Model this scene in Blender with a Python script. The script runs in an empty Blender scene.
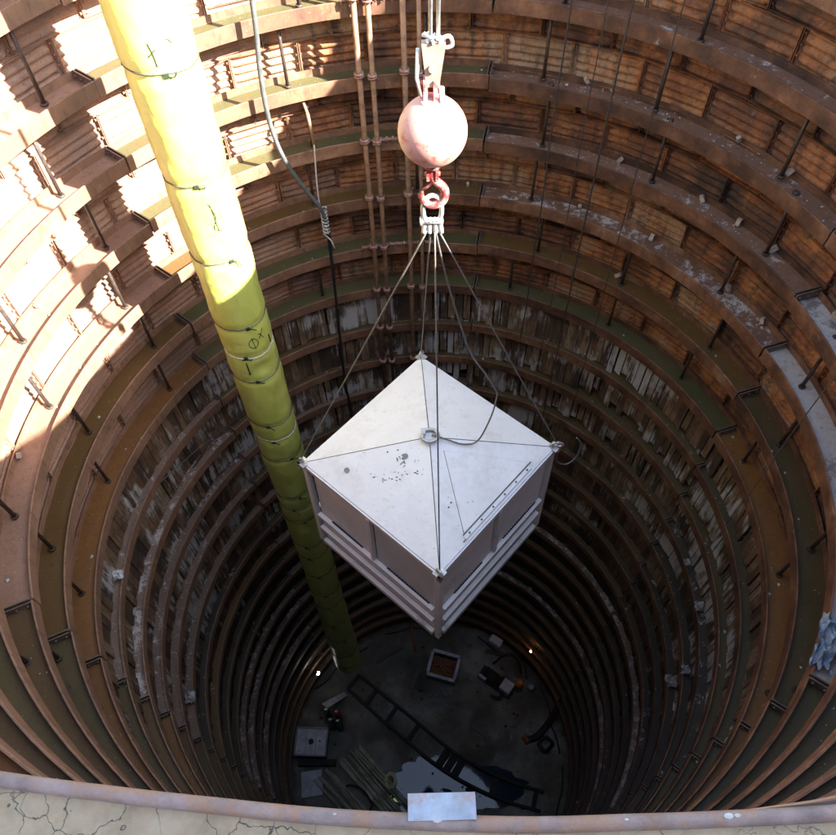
import bpy, bmesh, math, random
from mathutils import Vector, Matrix, noise
random.seed(7)
C = bpy.context.scene
R = math.radians
COL = C.collection

# ------------------------------------------------------------------ camera
CAM = Vector((-0.11068, -4.78187, 1.15))
cam_d = bpy.data.cameras.new("camera")
cam = bpy.data.objects.new("camera", cam_d)
COL.objects.link(cam)
pitch, roll, fpx = R(55.2834), R(-1.4754), 732.09
f_ = Vector((0, math.cos(pitch), -math.sin(pitch)))
dn = Vector((0, -math.sin(pitch), -math.cos(pitch)))
rt = Vector((1, 0, 0))
# the picture is turned by `roll` about the line of sight
r2 = rt * math.cos(roll) - dn * math.sin(roll)
d2 = rt * math.sin(roll) + dn * math.cos(roll)
m = Matrix(((r2.x, -d2.x, -f_.x, CAM.x), (r2.y, -d2.y, -f_.y, CAM.y), (r2.z, -d2.z, -f_.z, CAM.z), (0, 0, 0, 1)))
cam.matrix_world = m
cam_d.sensor_width = 36
cam_d.sensor_fit = 'HORIZONTAL'
cam_d.lens = 36 * fpx / 836
cam_d.clip_start = 0.05
cam_d.clip_end = 2000
C.camera = cam

# ------------------------------------------------------------------ sky, sun, exposure
SUN_AZ, SUN_EL = R(116), R(36)
w = bpy.data.worlds.new("World")
C.world = w
w.use_nodes = True
nt = w.node_tree
bg = nt.nodes["Background"]
sky = nt.nodes.new("ShaderNodeTexSky")
sky.sky_type = 'NISHITA'
sky.sun_disc = False
sky.sun_elevation = SUN_EL
sky.sun_rotation = SUN_AZ
sky.ozone_density = 1.0
sky.dust_density = 1.0
hsv = nt.nodes.new("ShaderNodeHueSaturation")      # thin high haze takes some blue out of the sky
hsv.inputs['Saturation'].default_value = .74
nt.links.new(sky.outputs[0], hsv.inputs['Color'])
nt.links.new(hsv.outputs[0], bg.inputs[0])
bg.inputs[1].default_value = 0.15
sl = bpy.data.lights.new("sun", 'SUN')
sl.energy = 5.0
sl.angle = R(0.5)
sl.color = (1.0, 0.965, 0.91)
so = bpy.data.objects.new("sun", sl)
COL.objects.link(so)
sdir = Vector((math.sin(SUN_AZ) * math.cos(SUN_EL), math.cos(SUN_AZ) * math.cos(SUN_EL), math.sin(SUN_EL)))
so.rotation_euler = sdir.to_track_quat('Z', 'Y').to_euler()
so.location = (20, -10, 20)
C.view_settings.view_transform = 'Standard'
C.view_settings.look = 'None'
C.view_settings.exposure = 2.92
C.view_settings.gamma = 1
C.render.engine = 'CYCLES'
C.cycles.max_bounces = 8
C.cycles.diffuse_bounces = 6
C.cycles.glossy_bounces = 3

# ------------------------------------------------------------------ dimensions (metres; rim of the shaft at z = 0, axis at 0,0)
RI, RL = 4.65, 5.08           # inner face of the ring beams, liner
Z0, SP = -3.417, 0.9966      # ring 0 and spacing
KMIN, KMAX = -3, 22
ZF = -26.5
def ringz(k): return Z0 - SP * k
def cyl(r, az, z): return Vector((r * math.sin(az), r * math.cos(az), z))

# ------------------------------------------------------------------ node helpers
def newmat(name):
    mt = bpy.data.materials.new(name)
    mt.use_nodes = True
    return mt, mt.node_tree, mt.node_tree.nodes["Principled BSDF"]
class N:
    def __init__(s, nt): s.nt = nt
    def n(s, t, **k):
        x = s.nt.nodes.new(t)
        for a, b in k.items(): setattr(x, a, b)
        return x
    def l(s, a, b): s.nt.links.new(a, b)
    def pos(s, sc=(1, 1, 1), obj=False):
        g = s.n("ShaderNodeTexCoord") if obj else s.n("ShaderNodeNewGeometry")
        mp = s.n("ShaderNodeMapping")
        mp.inputs['Scale'].default_value = sc
        s.l(g.outputs['Object' if obj else 'Position'], mp.inputs['Vector'])
        return mp.outputs[0]
    def noise(s, v, sc, det=4, rough=.6, dist=0):
        x = s.n("ShaderNodeTexNoise")
        x.inputs['Scale'].default_value = sc; x.inputs['Detail'].default_value = det
        x.inputs['Roughness'].default_value = rough; x.inputs['Distortion'].default_value = dist
        s.l(v, x.inputs['Vector']); return x.outputs['Fac']
    def ramp(s, f, stops):
        x = s.n("ShaderNodeValToRGB"); e = x.color_ramp.elements
        while len(e) < len(stops): e.new(0.5)
        for i, (p, c) in enumerate(stops):
            e[i].position = p
            e[i].color = (c, c, c, 1) if not hasattr(c, '__len__') else (*c, 1)
        s.l(f, x.inputs[0]); return x.outputs[0]
    def mix(s, f, a, b, mode='MIX'):
        x = s.n("ShaderNodeMix", data_type='RGBA', blend_type=mode)
        for sock, val in ((x.inputs[0], f), (x.inputs[6], a), (x.inputs[7], b)):
            if hasattr(val, 'is_linked'): s.l(val, sock)
            elif hasattr(val, '__len__'): sock.default_value = (*val, 1)
            else: sock.default_value = val
        return x.outputs[2]
    def math(s, op, a, b=0.5, clamp=False):
        x = s.n("ShaderNodeMath", operation=op, use_clamp=clamp)
        for sock, val in ((x.inputs[0], a), (x.inputs[1], b)):
            if hasattr(val, 'is_linked'): s.l(val, sock)
            else: sock.default_value = val
        return x.outputs[0]
    def bump(s, h, bsdf, st=.3, d=.01):
        x = s.n("ShaderNodeBump"); x.inputs['Strength'].default_value = st; x.inputs['Distance'].default_value = d
        s.l(h, x.inputs['Height']); s.l(x.outputs[0], bsdf.inputs['Normal'])

MAT = {}
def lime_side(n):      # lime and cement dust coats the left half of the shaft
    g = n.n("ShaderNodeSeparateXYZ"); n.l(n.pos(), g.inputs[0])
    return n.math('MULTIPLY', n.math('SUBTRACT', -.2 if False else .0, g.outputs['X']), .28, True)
def m_liner():
    mt, t, b = newmat("rusty_liner"); n = N(t)
    v = n.pos(); vs = n.pos((1, 1, .18)); vh = n.pos((.35, .35, 2.2))
    oi = n.n("ShaderNodeObjectInfo")
    a = n.noise(v, 1.6, 6, .7); st = n.noise(vs, 9, 6, .65); fine = n.noise(v, 34, 4, .7)
    at = n.n("ShaderNodeAttribute", attribute_name="tint")
    rnd = n.math('FRACT', n.math('ADD', oi.outputs['Random'], at.outputs['Fac']))
    k = n.math('ADD', n.math('MULTIPLY', a, 1.35), n.math('SUBTRACT', n.math('MULTIPLY', rnd, .46), .19))
    base = n.ramp(k, [(.38, (.03, .016, .011)), (.52, (.11, .040, .019)), (.66, (.22, .075, .028)), (.80, (.40, .150, .050)), (.96, (.36, .21, .12))])
    c = n.mix(n.ramp(st, [(.48, 0.), (.66, .8)]), base, (.035, .021, .015))
    c = n.mix(n.ramp(n.noise(vs, 6, 7, .78), [(.58, 0.), (.72, .55)]), c, (.42, .28, .19))
    c = n.mix(n.ramp(n.noise(v, .9, 4, .6), [(.55, 0.), (.70, .6)]), c, (.045, .032, .018))
    c = n.mix(n.ramp(n.noise(vh, 6, 5, .7), [(.55, 0.), (.72, .5)]), c, (.42, .22, .10))
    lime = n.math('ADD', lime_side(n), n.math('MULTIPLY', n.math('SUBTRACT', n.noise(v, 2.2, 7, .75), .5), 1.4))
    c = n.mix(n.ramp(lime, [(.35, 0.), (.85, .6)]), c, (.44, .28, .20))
    c = n.mix(n.ramp(fine, [(.5, 0.), (.7, .5)]), c, (.07, .032, .018))
    n.l(c, b.inputs['Base Color'])
    b.inputs['Roughness'].default_value = .7
    n.bump(fine, b, .5, .008)
    return mt
def m_flange():
    mt, t, b = newmat("rusty_flange"); n = N(t)
    v = n.pos(); vs = n.pos((1, 1, .3)); oi = n.n("ShaderNodeObjectInfo")
    a = n.noise(v, 2.2, 6, .7); st = n.noise(vs, 14, 4, .6)
    k = n.math('ADD', a, n.math('MULTIPLY', n.math('SUBTRACT', oi.outputs['Random'], .5), .16))
    c = n.ramp(k, [(.33, (.055, .026, .016)), (.48, (.135, .058, .030)), (.62, (.225, .105, .055)), (.76, (.34, .20, .12))])
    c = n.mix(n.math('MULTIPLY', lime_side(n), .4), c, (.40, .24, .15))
    c = n.mix(n.ramp(st, [(.52, 0.), (.7, .55)]), c, (.08, .038, .024))
    c = n.mix(n.ramp(n.noise(v, 9, 6, .75), [(.63, 0.), (.7, .6)]), c, (.42, .34, .28))
    n.l(c, b.inputs['Base Color']); b.inputs['Roughness'].default_value = .6
    n.bump(n.noise(v, 40, 4, .7), b, .35, .006)
    return mt
def m_web():
    mt, t, b = newmat("beam_web"); n = N(t)
    v = n.pos(); oi = n.n("ShaderNodeObjectInfo")
    a = n.noise(v, 1.6, 6, .7); f = n.noise(v, 16, 5, .7)
    col = oi.outputs['Color']
    c = n.mix(n.ramp(a, [(.35, 0.), (.7, .8)]), col, n.mix(.5, col, (.13, .06, .02)))
    c = n.mix(n.ramp(f, [(.5, 0.), (.75, .5)]), c, (.06, .04, .025))
    th = n.math('ADD', n.math('ADD', n.math('MULTIPLY', n.noise(v, 3.0, 8, .8), .9), n.math('MULTIPLY', n.math('SUBTRACT', n.noise(v, 14, 6, .8), .4), .5)), n.math('MULTIPLY', n.math('SUBTRACT', oi.outputs['Alpha'], .5), .75))
    c = n.mix(n.ramp(th, [(.5, 0.), (.57, .85)]), c, n.mix(f, (.34, .28, .24), (.72, .68, .66)))
    c = n.mix(n.ramp(n.noise(v, 24, 3, .6), [(.70, 0.), (.73, .8)]), c, (.5, .47, .43))
    n.l(c, b.inputs['Base Color'])
    n.l(n.ramp(a, [(.35, .42), (.65, .7)]), b.inputs['Roughness'])
    n.bump(n.noise(v, 22, 5, .7), b, .5, .012)
    return mt
def m_board():
    mt, t, b = newmat("lagging_timber"); n = N(t)
    v = n.pos(); vs = n.pos((1, 1, .1)); oi = n.n("ShaderNodeObjectInfo")
    at = n.n("ShaderNodeAttribute", attribute_name="tint")
    rnd = n.math('FRACT', n.math('ADD', oi.outputs['Random'], at.outputs['Fac']))
    st = n.noise(vs, 26, 5, .7); a = n.noise(v, 1.1, 5, .65)
    c = n.ramp(n.math('ADD', n.math('MULTIPLY', a, .8), n.math('MULTIPLY', rnd, .3)), [(.35, (.045, .028, .018)), (.5, (.12, .065, .032)), (.64, (.26, .15, .075)), (.82, (.36, .27, .18))])
    c = n.mix(n.ramp(st, [(.45, 0.), (.65, .85)]), c, (.05, .035, .025))
    crust = n.math('ADD', n.math('MULTIPLY', n.noise(vs, 7, 7, .75), .55), n.math('MULTIPLY', n.noise(v, .75, 4, .6), .6))
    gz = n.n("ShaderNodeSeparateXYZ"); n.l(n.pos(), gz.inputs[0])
    # lime scale only formed in the seepage band between about 8 and 15 m down; below it the deep shaft's shade is painted into the board colour
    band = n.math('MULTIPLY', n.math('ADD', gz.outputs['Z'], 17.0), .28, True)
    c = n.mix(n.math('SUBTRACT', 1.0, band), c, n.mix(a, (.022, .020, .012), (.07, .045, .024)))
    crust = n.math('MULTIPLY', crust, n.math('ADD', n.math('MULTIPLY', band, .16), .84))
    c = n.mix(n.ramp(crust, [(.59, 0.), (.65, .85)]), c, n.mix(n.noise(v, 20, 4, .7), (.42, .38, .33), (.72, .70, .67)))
    n.l(c, b.inputs['Base Color']); b.inputs['Roughness'].default_value = .85
    n.bump(st, b, .6, .012)
    return mt
def plain(name, col, rough=.6, metal=0., var=.35, sc=8, bump=.2, dirt=None, dirt_amt=.6, dirt_at=.58):
    mt, t, b = newmat(name); n = N(t)
    v = n.pos(obj=True)
    a = n.noise(v, sc, 5, .65)
    dark = tuple(c * (1 - var) for c in col); lite = tuple(min(1, c * (1 + var)) for c in col)
    c = n.ramp(a, [(.3, dark), (.7, lite)])
    if dirt: c = n.mix(n.ramp(n.noise(v, sc * .6, 6, .75), [(dirt_at, 0.), (dirt_at + .1, dirt_amt)]), c, dirt)
    n.l(c, b.inputs['Base Color']); b.inputs['Roughness'].default_value = rough; b.inputs['Metallic'].default_value = metal
    n.bump(n.noise(v, sc * 5, 4, .6), b, bump, .004)
    return mt
def m_roof():
    mt, t, b = newmat("painted_sheet"); n = N(t)
    v = n.pos(obj=True)
    c = n.ramp(n.noise(v, 1.3, 5, .6), [(.3, (.76, .75, .73)), (.7, (.85, .84, .82))])
    c = n.mix(n.ramp(n.noise(v, 7, 8, .8), [(.57, 0.), (.72, .45)]), c, (.40, .37, .33))
    c = n.mix(n.ramp(n.noise(v, 22, 4, .8), [(.64, 0.), (.70, .7)]), c, (.30, .26, .22))
    c = n.mix(n.ramp(n.noise(v, 2.2, 7, .8), [(.5, 0.), (.75, .5)]), c, (.50, .45, .38))
    n.l(c, b.inputs['Base Color']); b.inputs['Roughness'].default_value = .5
    n.bump(n.noise(v, 2.6, 5, .6), b, .45, .03)
    return mt
def m_duct():
    mt, t, b = newmat("duct_fabric"); n = N(t)
    v = n.pos(obj=True); vs = n.pos((1, 1, .25), obj=True)
    c = n.ramp(n.noise(vs, 2.5, 5, .6), [(.3, (.50, .55, .09)), (.7, (.66, .70, .18))])
    c = n.mix(n.ramp(n.noise(vs, 6, 6, .75), [(.55, 0.), (.75, .45)]), c, (.26, .27, .05))
    n.l(c, b.inputs['Base Color']); b.inputs['Roughness'].default_value = .42
    b.inputs['Coat Weight'].default_value = .7; b.inputs['Coat Roughness'].default_value = .5
    n.bump(n.noise(v, 7, 4, .55), b, .35, .03)
    return mt
def m_ground():
    mt, t, b = newmat("cracked_slab"); n = N(t)
    v = n.pos()
    wob = n.n("ShaderNodeMix", data_type='VECTOR'); wob.inputs[0].default_value = .13
    nz = n.n("ShaderNodeTexNoise"); nz.inputs['Scale'].default_value = 9; nz.inputs['Detail'].default_value = 5
    n.l(v, nz.inputs['Vector']); n.l(v, wob.inputs[4]); n.l(nz.outputs['Color'], wob.inputs[5])
    vo = n.n("ShaderNodeTexVoronoi", feature='DISTANCE_TO_EDGE'); vo.inputs['Scale'].default_value = 19
    n.l(wob.outputs[1], vo.inputs['Vector'])
    crack = n.ramp(vo.outputs['Distance'], [(.0, 0.), (.014, 1.)])
    c = n.ramp(n.noise(v, 14, 8, .7), [(.3, (.125, .092, .054)), (.7, (.20, .152, .096))])
    c = n.mix(n.ramp(n.noise(v, 60, 4, .7), [(.4, 0.), (.7, .4)]), c, (.20, .17, .125))
    msk = n.ramp(n.noise(v, 5, 3, .5), [(.40, 0.), (.5, 1.)])
    cr = n.mix(msk, (1, 1, 1), crack)
    c = n.mix(cr, (.02, .018, .012), c)
    n.l(c, b.inputs['Base Color']); b.inputs['Roughness'].default_value = .95
    n.bump(n.math('ADD', cr, n.math('MULTIPLY', n.noise(v, 40, 6, .7), .5)), b, .6, .006)
    return mt
def m_floor():
    mt, t, b = newmat("muddy_floor"); n = N(t)
    v = n.pos()
    a = n.noise(v, .55, 7, .65)
    c = n.ramp(a, [(.32, (.045, .038, .026)), (.5, (.12, .105, .08)), (.66, (.25, .23, .19))])
    c = n.mix(n.ramp(n.noise(v, 3, 8, .75), [(.5, 0.), (.7, .6)]), c, (.05, .045, .035))
    n.l(c, b.inputs['Base Color'])
    n.l(n.ramp(n.noise(v, .9, 4, .6), [(.4, .25), (.6, .8)]), b.inputs['Roughness'])
    n.bump(n.noise(v, 5, 8, .7), b, .6, .05)
    return mt
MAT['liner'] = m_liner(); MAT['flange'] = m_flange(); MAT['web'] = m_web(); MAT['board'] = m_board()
MAT['roof'] = m_roof(); MAT['duct'] = m_duct(); MAT['ground'] = m_ground(); MAT['floor'] = m_floor()
MAT['soil'] = plain("soil", (.045, .035, .028), .95, sc=3)
MAT['rod'] = plain("dark_steel", (.075, .055, .045), .5, .3, sc=14, dirt=(.22, .10, .05))
MAT['rustpipe'] = plain("rusty_pipe", (.27, .15, .085), .65, 0, sc=5, dirt=(.12, .055, .03), dirt_at=.5)
MAT['clamp'] = plain("pink_rust_clamp", (.30, .16, .12), .6, 0, sc=20, dirt=(.5, .45, .4), dirt_at=.55)
MAT['plate'] = plain("plate_steel", (.20, .15, .12), .45, .4, sc=12, dirt=(.14, .06, .03))
MAT['hose'] = plain("grey_hose", (.10, .105, .10), .55, sc=12)
MAT['blackcable'] = plain("black_cable", (.018, .018, .018), .5, sc=12)
MAT['rope'] = plain("white_rope", (.48, .46, .40), .8, sc=30)
MAT['darkrope'] = plain("dark_wire_rope", (.06, .055, .05), .6, .2, sc=30)
MAT['wire'] = plain("steel_wire_rope", (.20, .19, .175), .45, .6, sc=40, bump=.5)
MAT['box'] = plain("white_frame_paint", (.80, .785, .77), .5, sc=3, var=.1, dirt=(.27, .24, .21), dirt_at=.58, dirt_amt=.6)
MAT['box_panel'] = plain("panel_sheet", (.88, .87, .86), .38, sc=3, var=.08, dirt=(.42, .37, .32), dirt_at=.6, dirt_amt=.5)
MAT['dark'] = plain("dark_rubber", (.025, .023, .022), .8, sc=8)
MAT['seam'] = plain("seam_sealant", (.10, .09, .08), .8, sc=30)
MAT['ball'] = plain("worn_red_paint", (.44, .11, .09), .5, sc=11, var=.25, dirt=(.50, .30, .24), dirt_at=.36, dirt_amt=.82)
MAT['hookred'] = plain("red_hook_paint", (.34, .045, .04), .5, sc=12, dirt=(.50, .34, .28), dirt_at=.46, dirt_amt=.85)
MAT['galv'] = plain("galvanised_steel", (.50, .49, .47), .42, .5, sc=14, dirt=(.22, .19, .16))
MAT['socket'] = plain("tan_socket", (.38, .26, .19), .5, .2, sc=10, dirt=(.55, .48, .42))
MAT['band'] = plain("duct_band", (.13, .13, .09), .4, .5, sc=20)
MAT['ink'] = plain("black_marker", (.02, .03, .015), .6, sc=20)
MAT['lip'] = plain("rim_steel", (.115, .080, .072), .65, .05, sc=18, var=.4, bump=.5, dirt=(.15, .075, .04), dirt_at=.47, dirt_amt=.7)
MAT['white'] = plain("white_spatter", (.60, .59, .57), .8, sc=9)
MAT['blueplastic'] = plain("pale_blue_plastic", (.24, .30, .38), .45, sc=5, dirt=(.14, .17, .2), dirt_at=.5)
MAT['spot'] = plain('pale_spot', (.21, .20, .19), .8, sc=30)
MAT['crumb'] = plain('grey_crumbs', (.40, .37, .34), .9, sc=9)
MAT['bluesteel'] = plain('bare_steel', (.15, .17, .20), .4, .3, sc=22, dirt=(.20, .11, .075), dirt_at=.5, dirt_amt=.8)
MAT['timberbar'] = plain("pale_bar", (.50, .49, .38), .6, sc=3, dirt=(.13, .12, .09), dirt_at=.52)
MAT['yellow'] = plain("yellow_hose", (.85, .78, .35), .5, sc=10)
MAT['rustfill'] = plain("rusty_scrap", (.24, .09, .04), .8, sc=6)
MAT['greysteel'] = plain("grey_steel", (.20, .205, .21), .5, .2, sc=6, dirt=(.08, .07, .06))
MAT['lid'] = plain("pale_tank_paint", (.46, .46, .52), .5, sc=4, dirt=(.18, .16, .15), dirt_at=.6)
MAT['green'] = plain("green_paint", (.03, .13, .06), .4, sc=6)
MAT['red'] = plain("red_paint", (.45, .04, .04), .4, sc=6)
MAT['orange'] = plain("orange_paint", (.45, .16, .03), .5, sc=6)
MAT['wood'] = plain("pale_wood", (.38, .31, .24), .85, sc=12)
def emis(name, col, st):
    mt, t, b = newmat(name)
    b.inputs['Emission Color'].default_value = (*col, 1); b.inputs['Emission Strength'].default_value = st
    b.inputs['Base Color'].default_value = (.8, .8, .8, 1)
    return mt
MAT['lampglow'] = emis("work_lamp_glow", (1, .96, .9), 8)
MAT['orangeglow'] = emis("orange_lamp_glow", (1, .45, .12), 5)
def m_water():
    mt, t, b = newmat("puddle_water"); n = N(t)
    b.inputs['Base Color'].default_value = (.012, .026, .055, 1); b.inputs['Roughness'].default_value = .03
    b.inputs['IOR'].default_value = 1.42; b.inputs['Specular IOR Level'].default_value = .5
    n.bump(n.noise(n.pos(), 6, 3, .5), b, .04, .01)
    return mt
MAT['water'] = m_water()

# ------------------------------------------------------------------ mesh builder
class MB:
    def __init__(s): s.v = []; s.f = []; s.mi = []; s.cur = 0; s.sm = []; s.smooth = False
    def add(s, vs, fs):
        o = len(s.v); s.v += [tuple(x) for x in vs]
        for f in fs:
            s.f.append(tuple(i + o for i in f)); s.mi.append(s.cur); s.sm.append(s.smooth)
    def hexa(s, p):   # 8 points: bottom 4 ccw, top 4 ccw
        s.add(p, [(3, 2, 1, 0), (4, 5, 6, 7), (0, 1, 5, 4), (1, 2, 6, 5), (2, 3, 7, 6), (3, 0, 4, 7)])
    def box(s, c, d, M=None):
        x, y, z = d[0] / 2, d[1] / 2, d[2] / 2
        p = [Vector(q) for q in ((-x, -y, -z), (x, -y, -z), (x, y, -z), (-x, y, -z), (-x, -y, z), (x, -y, z), (x, y, z), (-x, y, z))]
        if M: p = [M @ q for q in p]
        s.hexa([q + Vector(c) for q in p])
    def bar(s, a, b, wd, th, up=(0, 0, 1)):
        a, b = Vector(a), Vector(b); t = (b - a).normalized(); u = Vector(up)
        x = t.cross(u)
        if x.length < 1e-4: x = t.cross(Vector((1, 0, 0)))
        x.normalize(); y = x.cross(t)
        q = [(-1, -1), (1, -1), (1, 1), (-1, 1)]
        s.hexa([a + x * i * wd / 2 + y * j * th / 2 for i, j in q] + [b + x * i * wd / 2 + y * j * th / 2 for i, j in q])
    def tube(s, pts, r, n=8, caps=True, rs=None):
        pts = [Vector(p) for p in pts]; sm = s.smooth; s.smooth = True
        o = len(s.v); fr = None
        for i, p in enumerate(pts):
            t = (pts[min(i + 1, len(pts) - 1)] - pts[max(i - 1, 0)]).normalized()
            if fr is None:
                fr = t.cross(Vector((0, 0, 1)))
                if fr.length < .05: fr = t.cross(Vector((1, 0, 0)))
            fr = (fr - t * fr.dot(t)).normalized(); b = t.cross(fr)
            rr = rs[i] if rs else r
            for k in range(n):
                a = 2 * math.pi * k / n
                s.v.append(tuple(p + (fr * math.cos(a) + b * math.sin(a)) * rr))
        for i in range(len(pts) - 1):
            for k in range(n):
                k2 = (k + 1) % n
                s.f.append((o + i * n + k, o + i * n + k2, o + (i + 1) * n + k2, o + (i + 1) * n + k)); s.mi.append(s.cur); s.sm.append(True)
        if caps:
            s.f.append(tuple(o + k for k in range(n))[::-1]); s.mi.append(s.cur); s.sm.append(False)
            e = o + (len(pts) - 1) * n
            s.f.append(tuple(e + k for k in range(n))); s.mi.append(s.cur); s.sm.append(False)
        s.smooth = sm
    def sweep(s, prof, a0, a1, n):    # closed profile of (r, z), swept round the axis, capped
        o = len(s.v); m_ = len(prof)
        for i in range(n + 1):
            a = a0 + (a1 - a0) * i / n
            for r, z in prof: s.v.append((r * math.sin(a), r * math.cos(a), z))
        for i in range(n):
            for k in range(m_):
                k2 = (k + 1) % m_
                s.f.append((o + i * m_ + k, o + i * m_ + k2, o + (i + 1) * m_ + k2, o + (i + 1) * m_ + k)); s.mi.append(s.cur); s.sm.append(s.smooth)
        if abs(a1 - a0) < 6.28:
            s.f.append(tuple(o + k for k in range(m_))[::-1]); s.f.append(tuple(o + n * m_ + k for k in range(m_)))
            s.mi += [s.cur] * 2; s.sm += [False] * 2
    def ball(s, c, r, seg=24, rings=14, sq=(1, 1, 1), jit=0):
        c = Vector(c); vs = []; 
        for i in range(1, rings):
            th = math.pi * i / rings
            for k in range(seg):
                ph = 2 * math.pi * k / seg
                d = Vector((math.sin(th) * math.cos(ph) * sq[0], math.sin(th) * math.sin(ph) * sq[1], math.cos(th) * sq[2]))
                vs.append(c + d * r * (1 + random.uniform(-jit, jit)))
        vs += [c + Vector((0, 0, r * sq[2])), c - Vector((0, 0, r * sq[2]))]
        fs = []
        for i in range(rings - 2):
            for k in range(seg):
                k2 = (k + 1) % seg; fs.append((i * seg + k, (i + 1) * seg + k, (i + 1) * seg + k2, i * seg + k2))
        T, B = len(vs) - 2, len(vs) - 1; L = (rings - 2) * seg
        for k in range(seg): k2 = (k + 1) % seg; fs += [(T, k, k2), (B, L + k2, L + k)]
        sm = s.smooth; s.smooth = jit == 0; s.add(vs, fs); s.smooth = sm
    def mesh(s, name, mats, smooth=None):
        me = bpy.data.meshes.new(name)
        me.from_pydata(s.v, [], s.f)
        for mm in (mats if isinstance(mats, (list, tuple)) else [mats]): me.materials.append(MAT[mm] if isinstance(mm, str) else mm)
        me.polygons.foreach_set('material_index', s.mi)
        me.polygons.foreach_set('use_smooth', s.sm)
        bm = bmesh.new(); bm.from_mesh(me); bmesh.ops.recalc_face_normals(bm, faces=bm.faces); bm.to_mesh(me); bm.free()
        me.update(); return me
def obj(name, me, parent=None, loc=(0, 0, 0), rz=0, mats=None):
    if isinstance(me, MB): me = me.mesh(name, mats)
    o = bpy.data.objects.new(name, me); COL.objects.link(o)
    o.location = loc; o.rotation_euler = (0, 0, rz)
    if parent: o.parent = parent
    return o
def tag(o, label, cat, group=None):
    o['label'] = label; o['category'] = cat
    if group: o['group'] = group
    return o
def thing(name, label, cat, loc=(0, 0, 0), group=None, rz=0):
    o = bpy.data.objects.new(name, None); COL.objects.link(o); o.location = loc; o.rotation_euler = (0, 0, rz)
    o.empty_display_size = .2
    return tag(o, label, cat, group)
def part(name, me, parent, world=None, mats=None, rz=0):
    """world: the point (world) where the part's origin is"""
    if isinstance(me, MB): me = me.mesh(name, mats)
    o = bpy.data.objects.new(name, me); COL.objects.link(o); o.parent = parent
    pw = Vector((0, 0, 0)); q = parent
    while q: pw += q.location; q = q.parent
    o.location = (Vector(world) if world is not None else Vector((0, 0, 0))) - pw
    o.rotation_euler = (0, 0, rz)
    return o
def spline(pts, n=8):
    P = [Vector(p) for p in pts]; out = []
    for i in range(len(P) - 1):
        p0, p1, p2, p3 = P[max(i - 1, 0)], P[i], P[i + 1], P[min(i + 2, len(P) - 1)]
        for k in range(n):
            t = k / n
            out.append(.5 * ((2 * p1) + (p2 - p0) * t + (2 * p0 - 5 * p1 + 4 * p2 - p3) * t * t + (3 * p1 - p0 - 3 * p2 + p3) * t ** 3))
    return out + [P[-1]]

# ------------------------------------------------------------------ ground, rim, floor, earth behind the liner
LT = [(150, 4.66), (168, 4.685), (174.46, 4.678), (176.09, 4.670), (177.95, 4.6635), (179.64, 4.661), (181.33, 4.6555), (183.2, 4.6507), (185.1, 4.6448), (187, 4.6425), (189, 4.643), (200, 4.65), (220, 4.66)]
def lipr(a):       # the bent steel edge is not a perfect circle
    d = math.degrees(a) % 360
    if d <= 150 or d >= 220: return 4.66
    for (a0, r0), (a1, r1) in zip(LT[:-1], LT[1:]):
        if a0 <= d <= a1: return r0 + (r1 - r0) * (d - a0) / (a1 - a0)
mb = MB()
nseg = 360; rad = [4.668, 5.2, 6, 8, 12, 25, 80, 400, 1500]
for r in rad:
    for i in range(nseg):
        a = 2 * math.pi * i / nseg
        if r == rad[0]: r_ = lipr(a) + .014
        else: r_ = r
        z = -.006 + (.003 * noise.noise(Vector((math.sin(a) * r * 2, math.cos(a) * r * 2, 0))) if r < 20 else 0)
        mb.v.append((r_ * math.sin(a), r_ * math.cos(a), z))
for j in range(len(rad) - 1):
    for i in range(nseg):
        i2 = (i + 1) % nseg; mb.f.append((j * nseg + i, j * nseg + i2, (j + 1) * nseg + i2, (j + 1) * nseg + i)); mb.mi.append(0); mb.sm.append(False)
o = obj("ground", mb, mats='ground'); o['kind'] = 'structure'
mb = MB(); mb.sweep([(4.672, -.03), (5.22, -.03), (5.22, -.55), (5.06, -.55), (5.06, -.28), (4.672, -.28)], 0, 2 * math.pi, 128)
o = obj("shaft_collar", mb, mats='soil'); o['kind'] = 'structure'
mb = MB(); mb.smooth = True
mb.sweep([(5.2, -.5), (5.35, -.5), (5.35, ZF - .6), (5.2, ZF - .6)], 0, 2 * math.pi, 128)
o = obj("earth_backing", mb, mats='soil'); o['kind'] = 'structure'
mb = MB(); NR = 40; NA = 96
mb.v.append((0, 0, ZF))
for j in range(1, NR + 1):
    r = 5.24 * j / NR
    for i in range(NA):
        a = 2 * math.pi * i / NA; x, y = r * math.sin(a), r * math.cos(a)
        z = ZF + .08 * noise.fractal(Vector((x * .7, y * .7, 3)), 1, 2, 4)
        d = math.hypot((x - .6) / 2.2, (y + .95) / 1.0)
        z -= .13 * max(0, min(1, 1.6 - d))
        mb.v.append((x, y, z))
for i in range(NA): mb.f.append((0, 1 + i, 1 + (i + 1) % NA)); mb.mi.append(0); mb.sm.append(True)
for j in range(NR - 1):
    for i in range(NA):
        i2 = (i + 1) % NA; a_ = 1 + j * NA; b_ = a_ + NA
        mb.f.append((a_ + i, b_ + i, b_ + i2, a_ + i2)); mb.mi.append(0); mb.sm.append(True)
o = obj("shaft_floor", mb, mats='floor'); o['kind'] = 'structure'
mb = MB(); pts = []
for i in range(72):
    a = 2 * math.pi * i / 72
    rr = 1 + .30 * noise.noise(Vector((math.cos(a) * 1.5, math.sin(a) * 1.5, 9))) + .20 * noise.noise(Vector((math.cos(a) * 6, math.sin(a) * 5, 2)))
    pts.append((.62 + 2.15 * rr * math.cos(a), -.98 + .92 * rr * math.sin(a), ZF + .012))
mb.add([(.6, -.98, ZF + .012)] + pts, [(0, 1 + i, 1 + (i + 1) % 72) for i in range(72)])
o = obj("puddle_water", mb, mats='water'); o['kind'] = 'structure'

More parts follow.
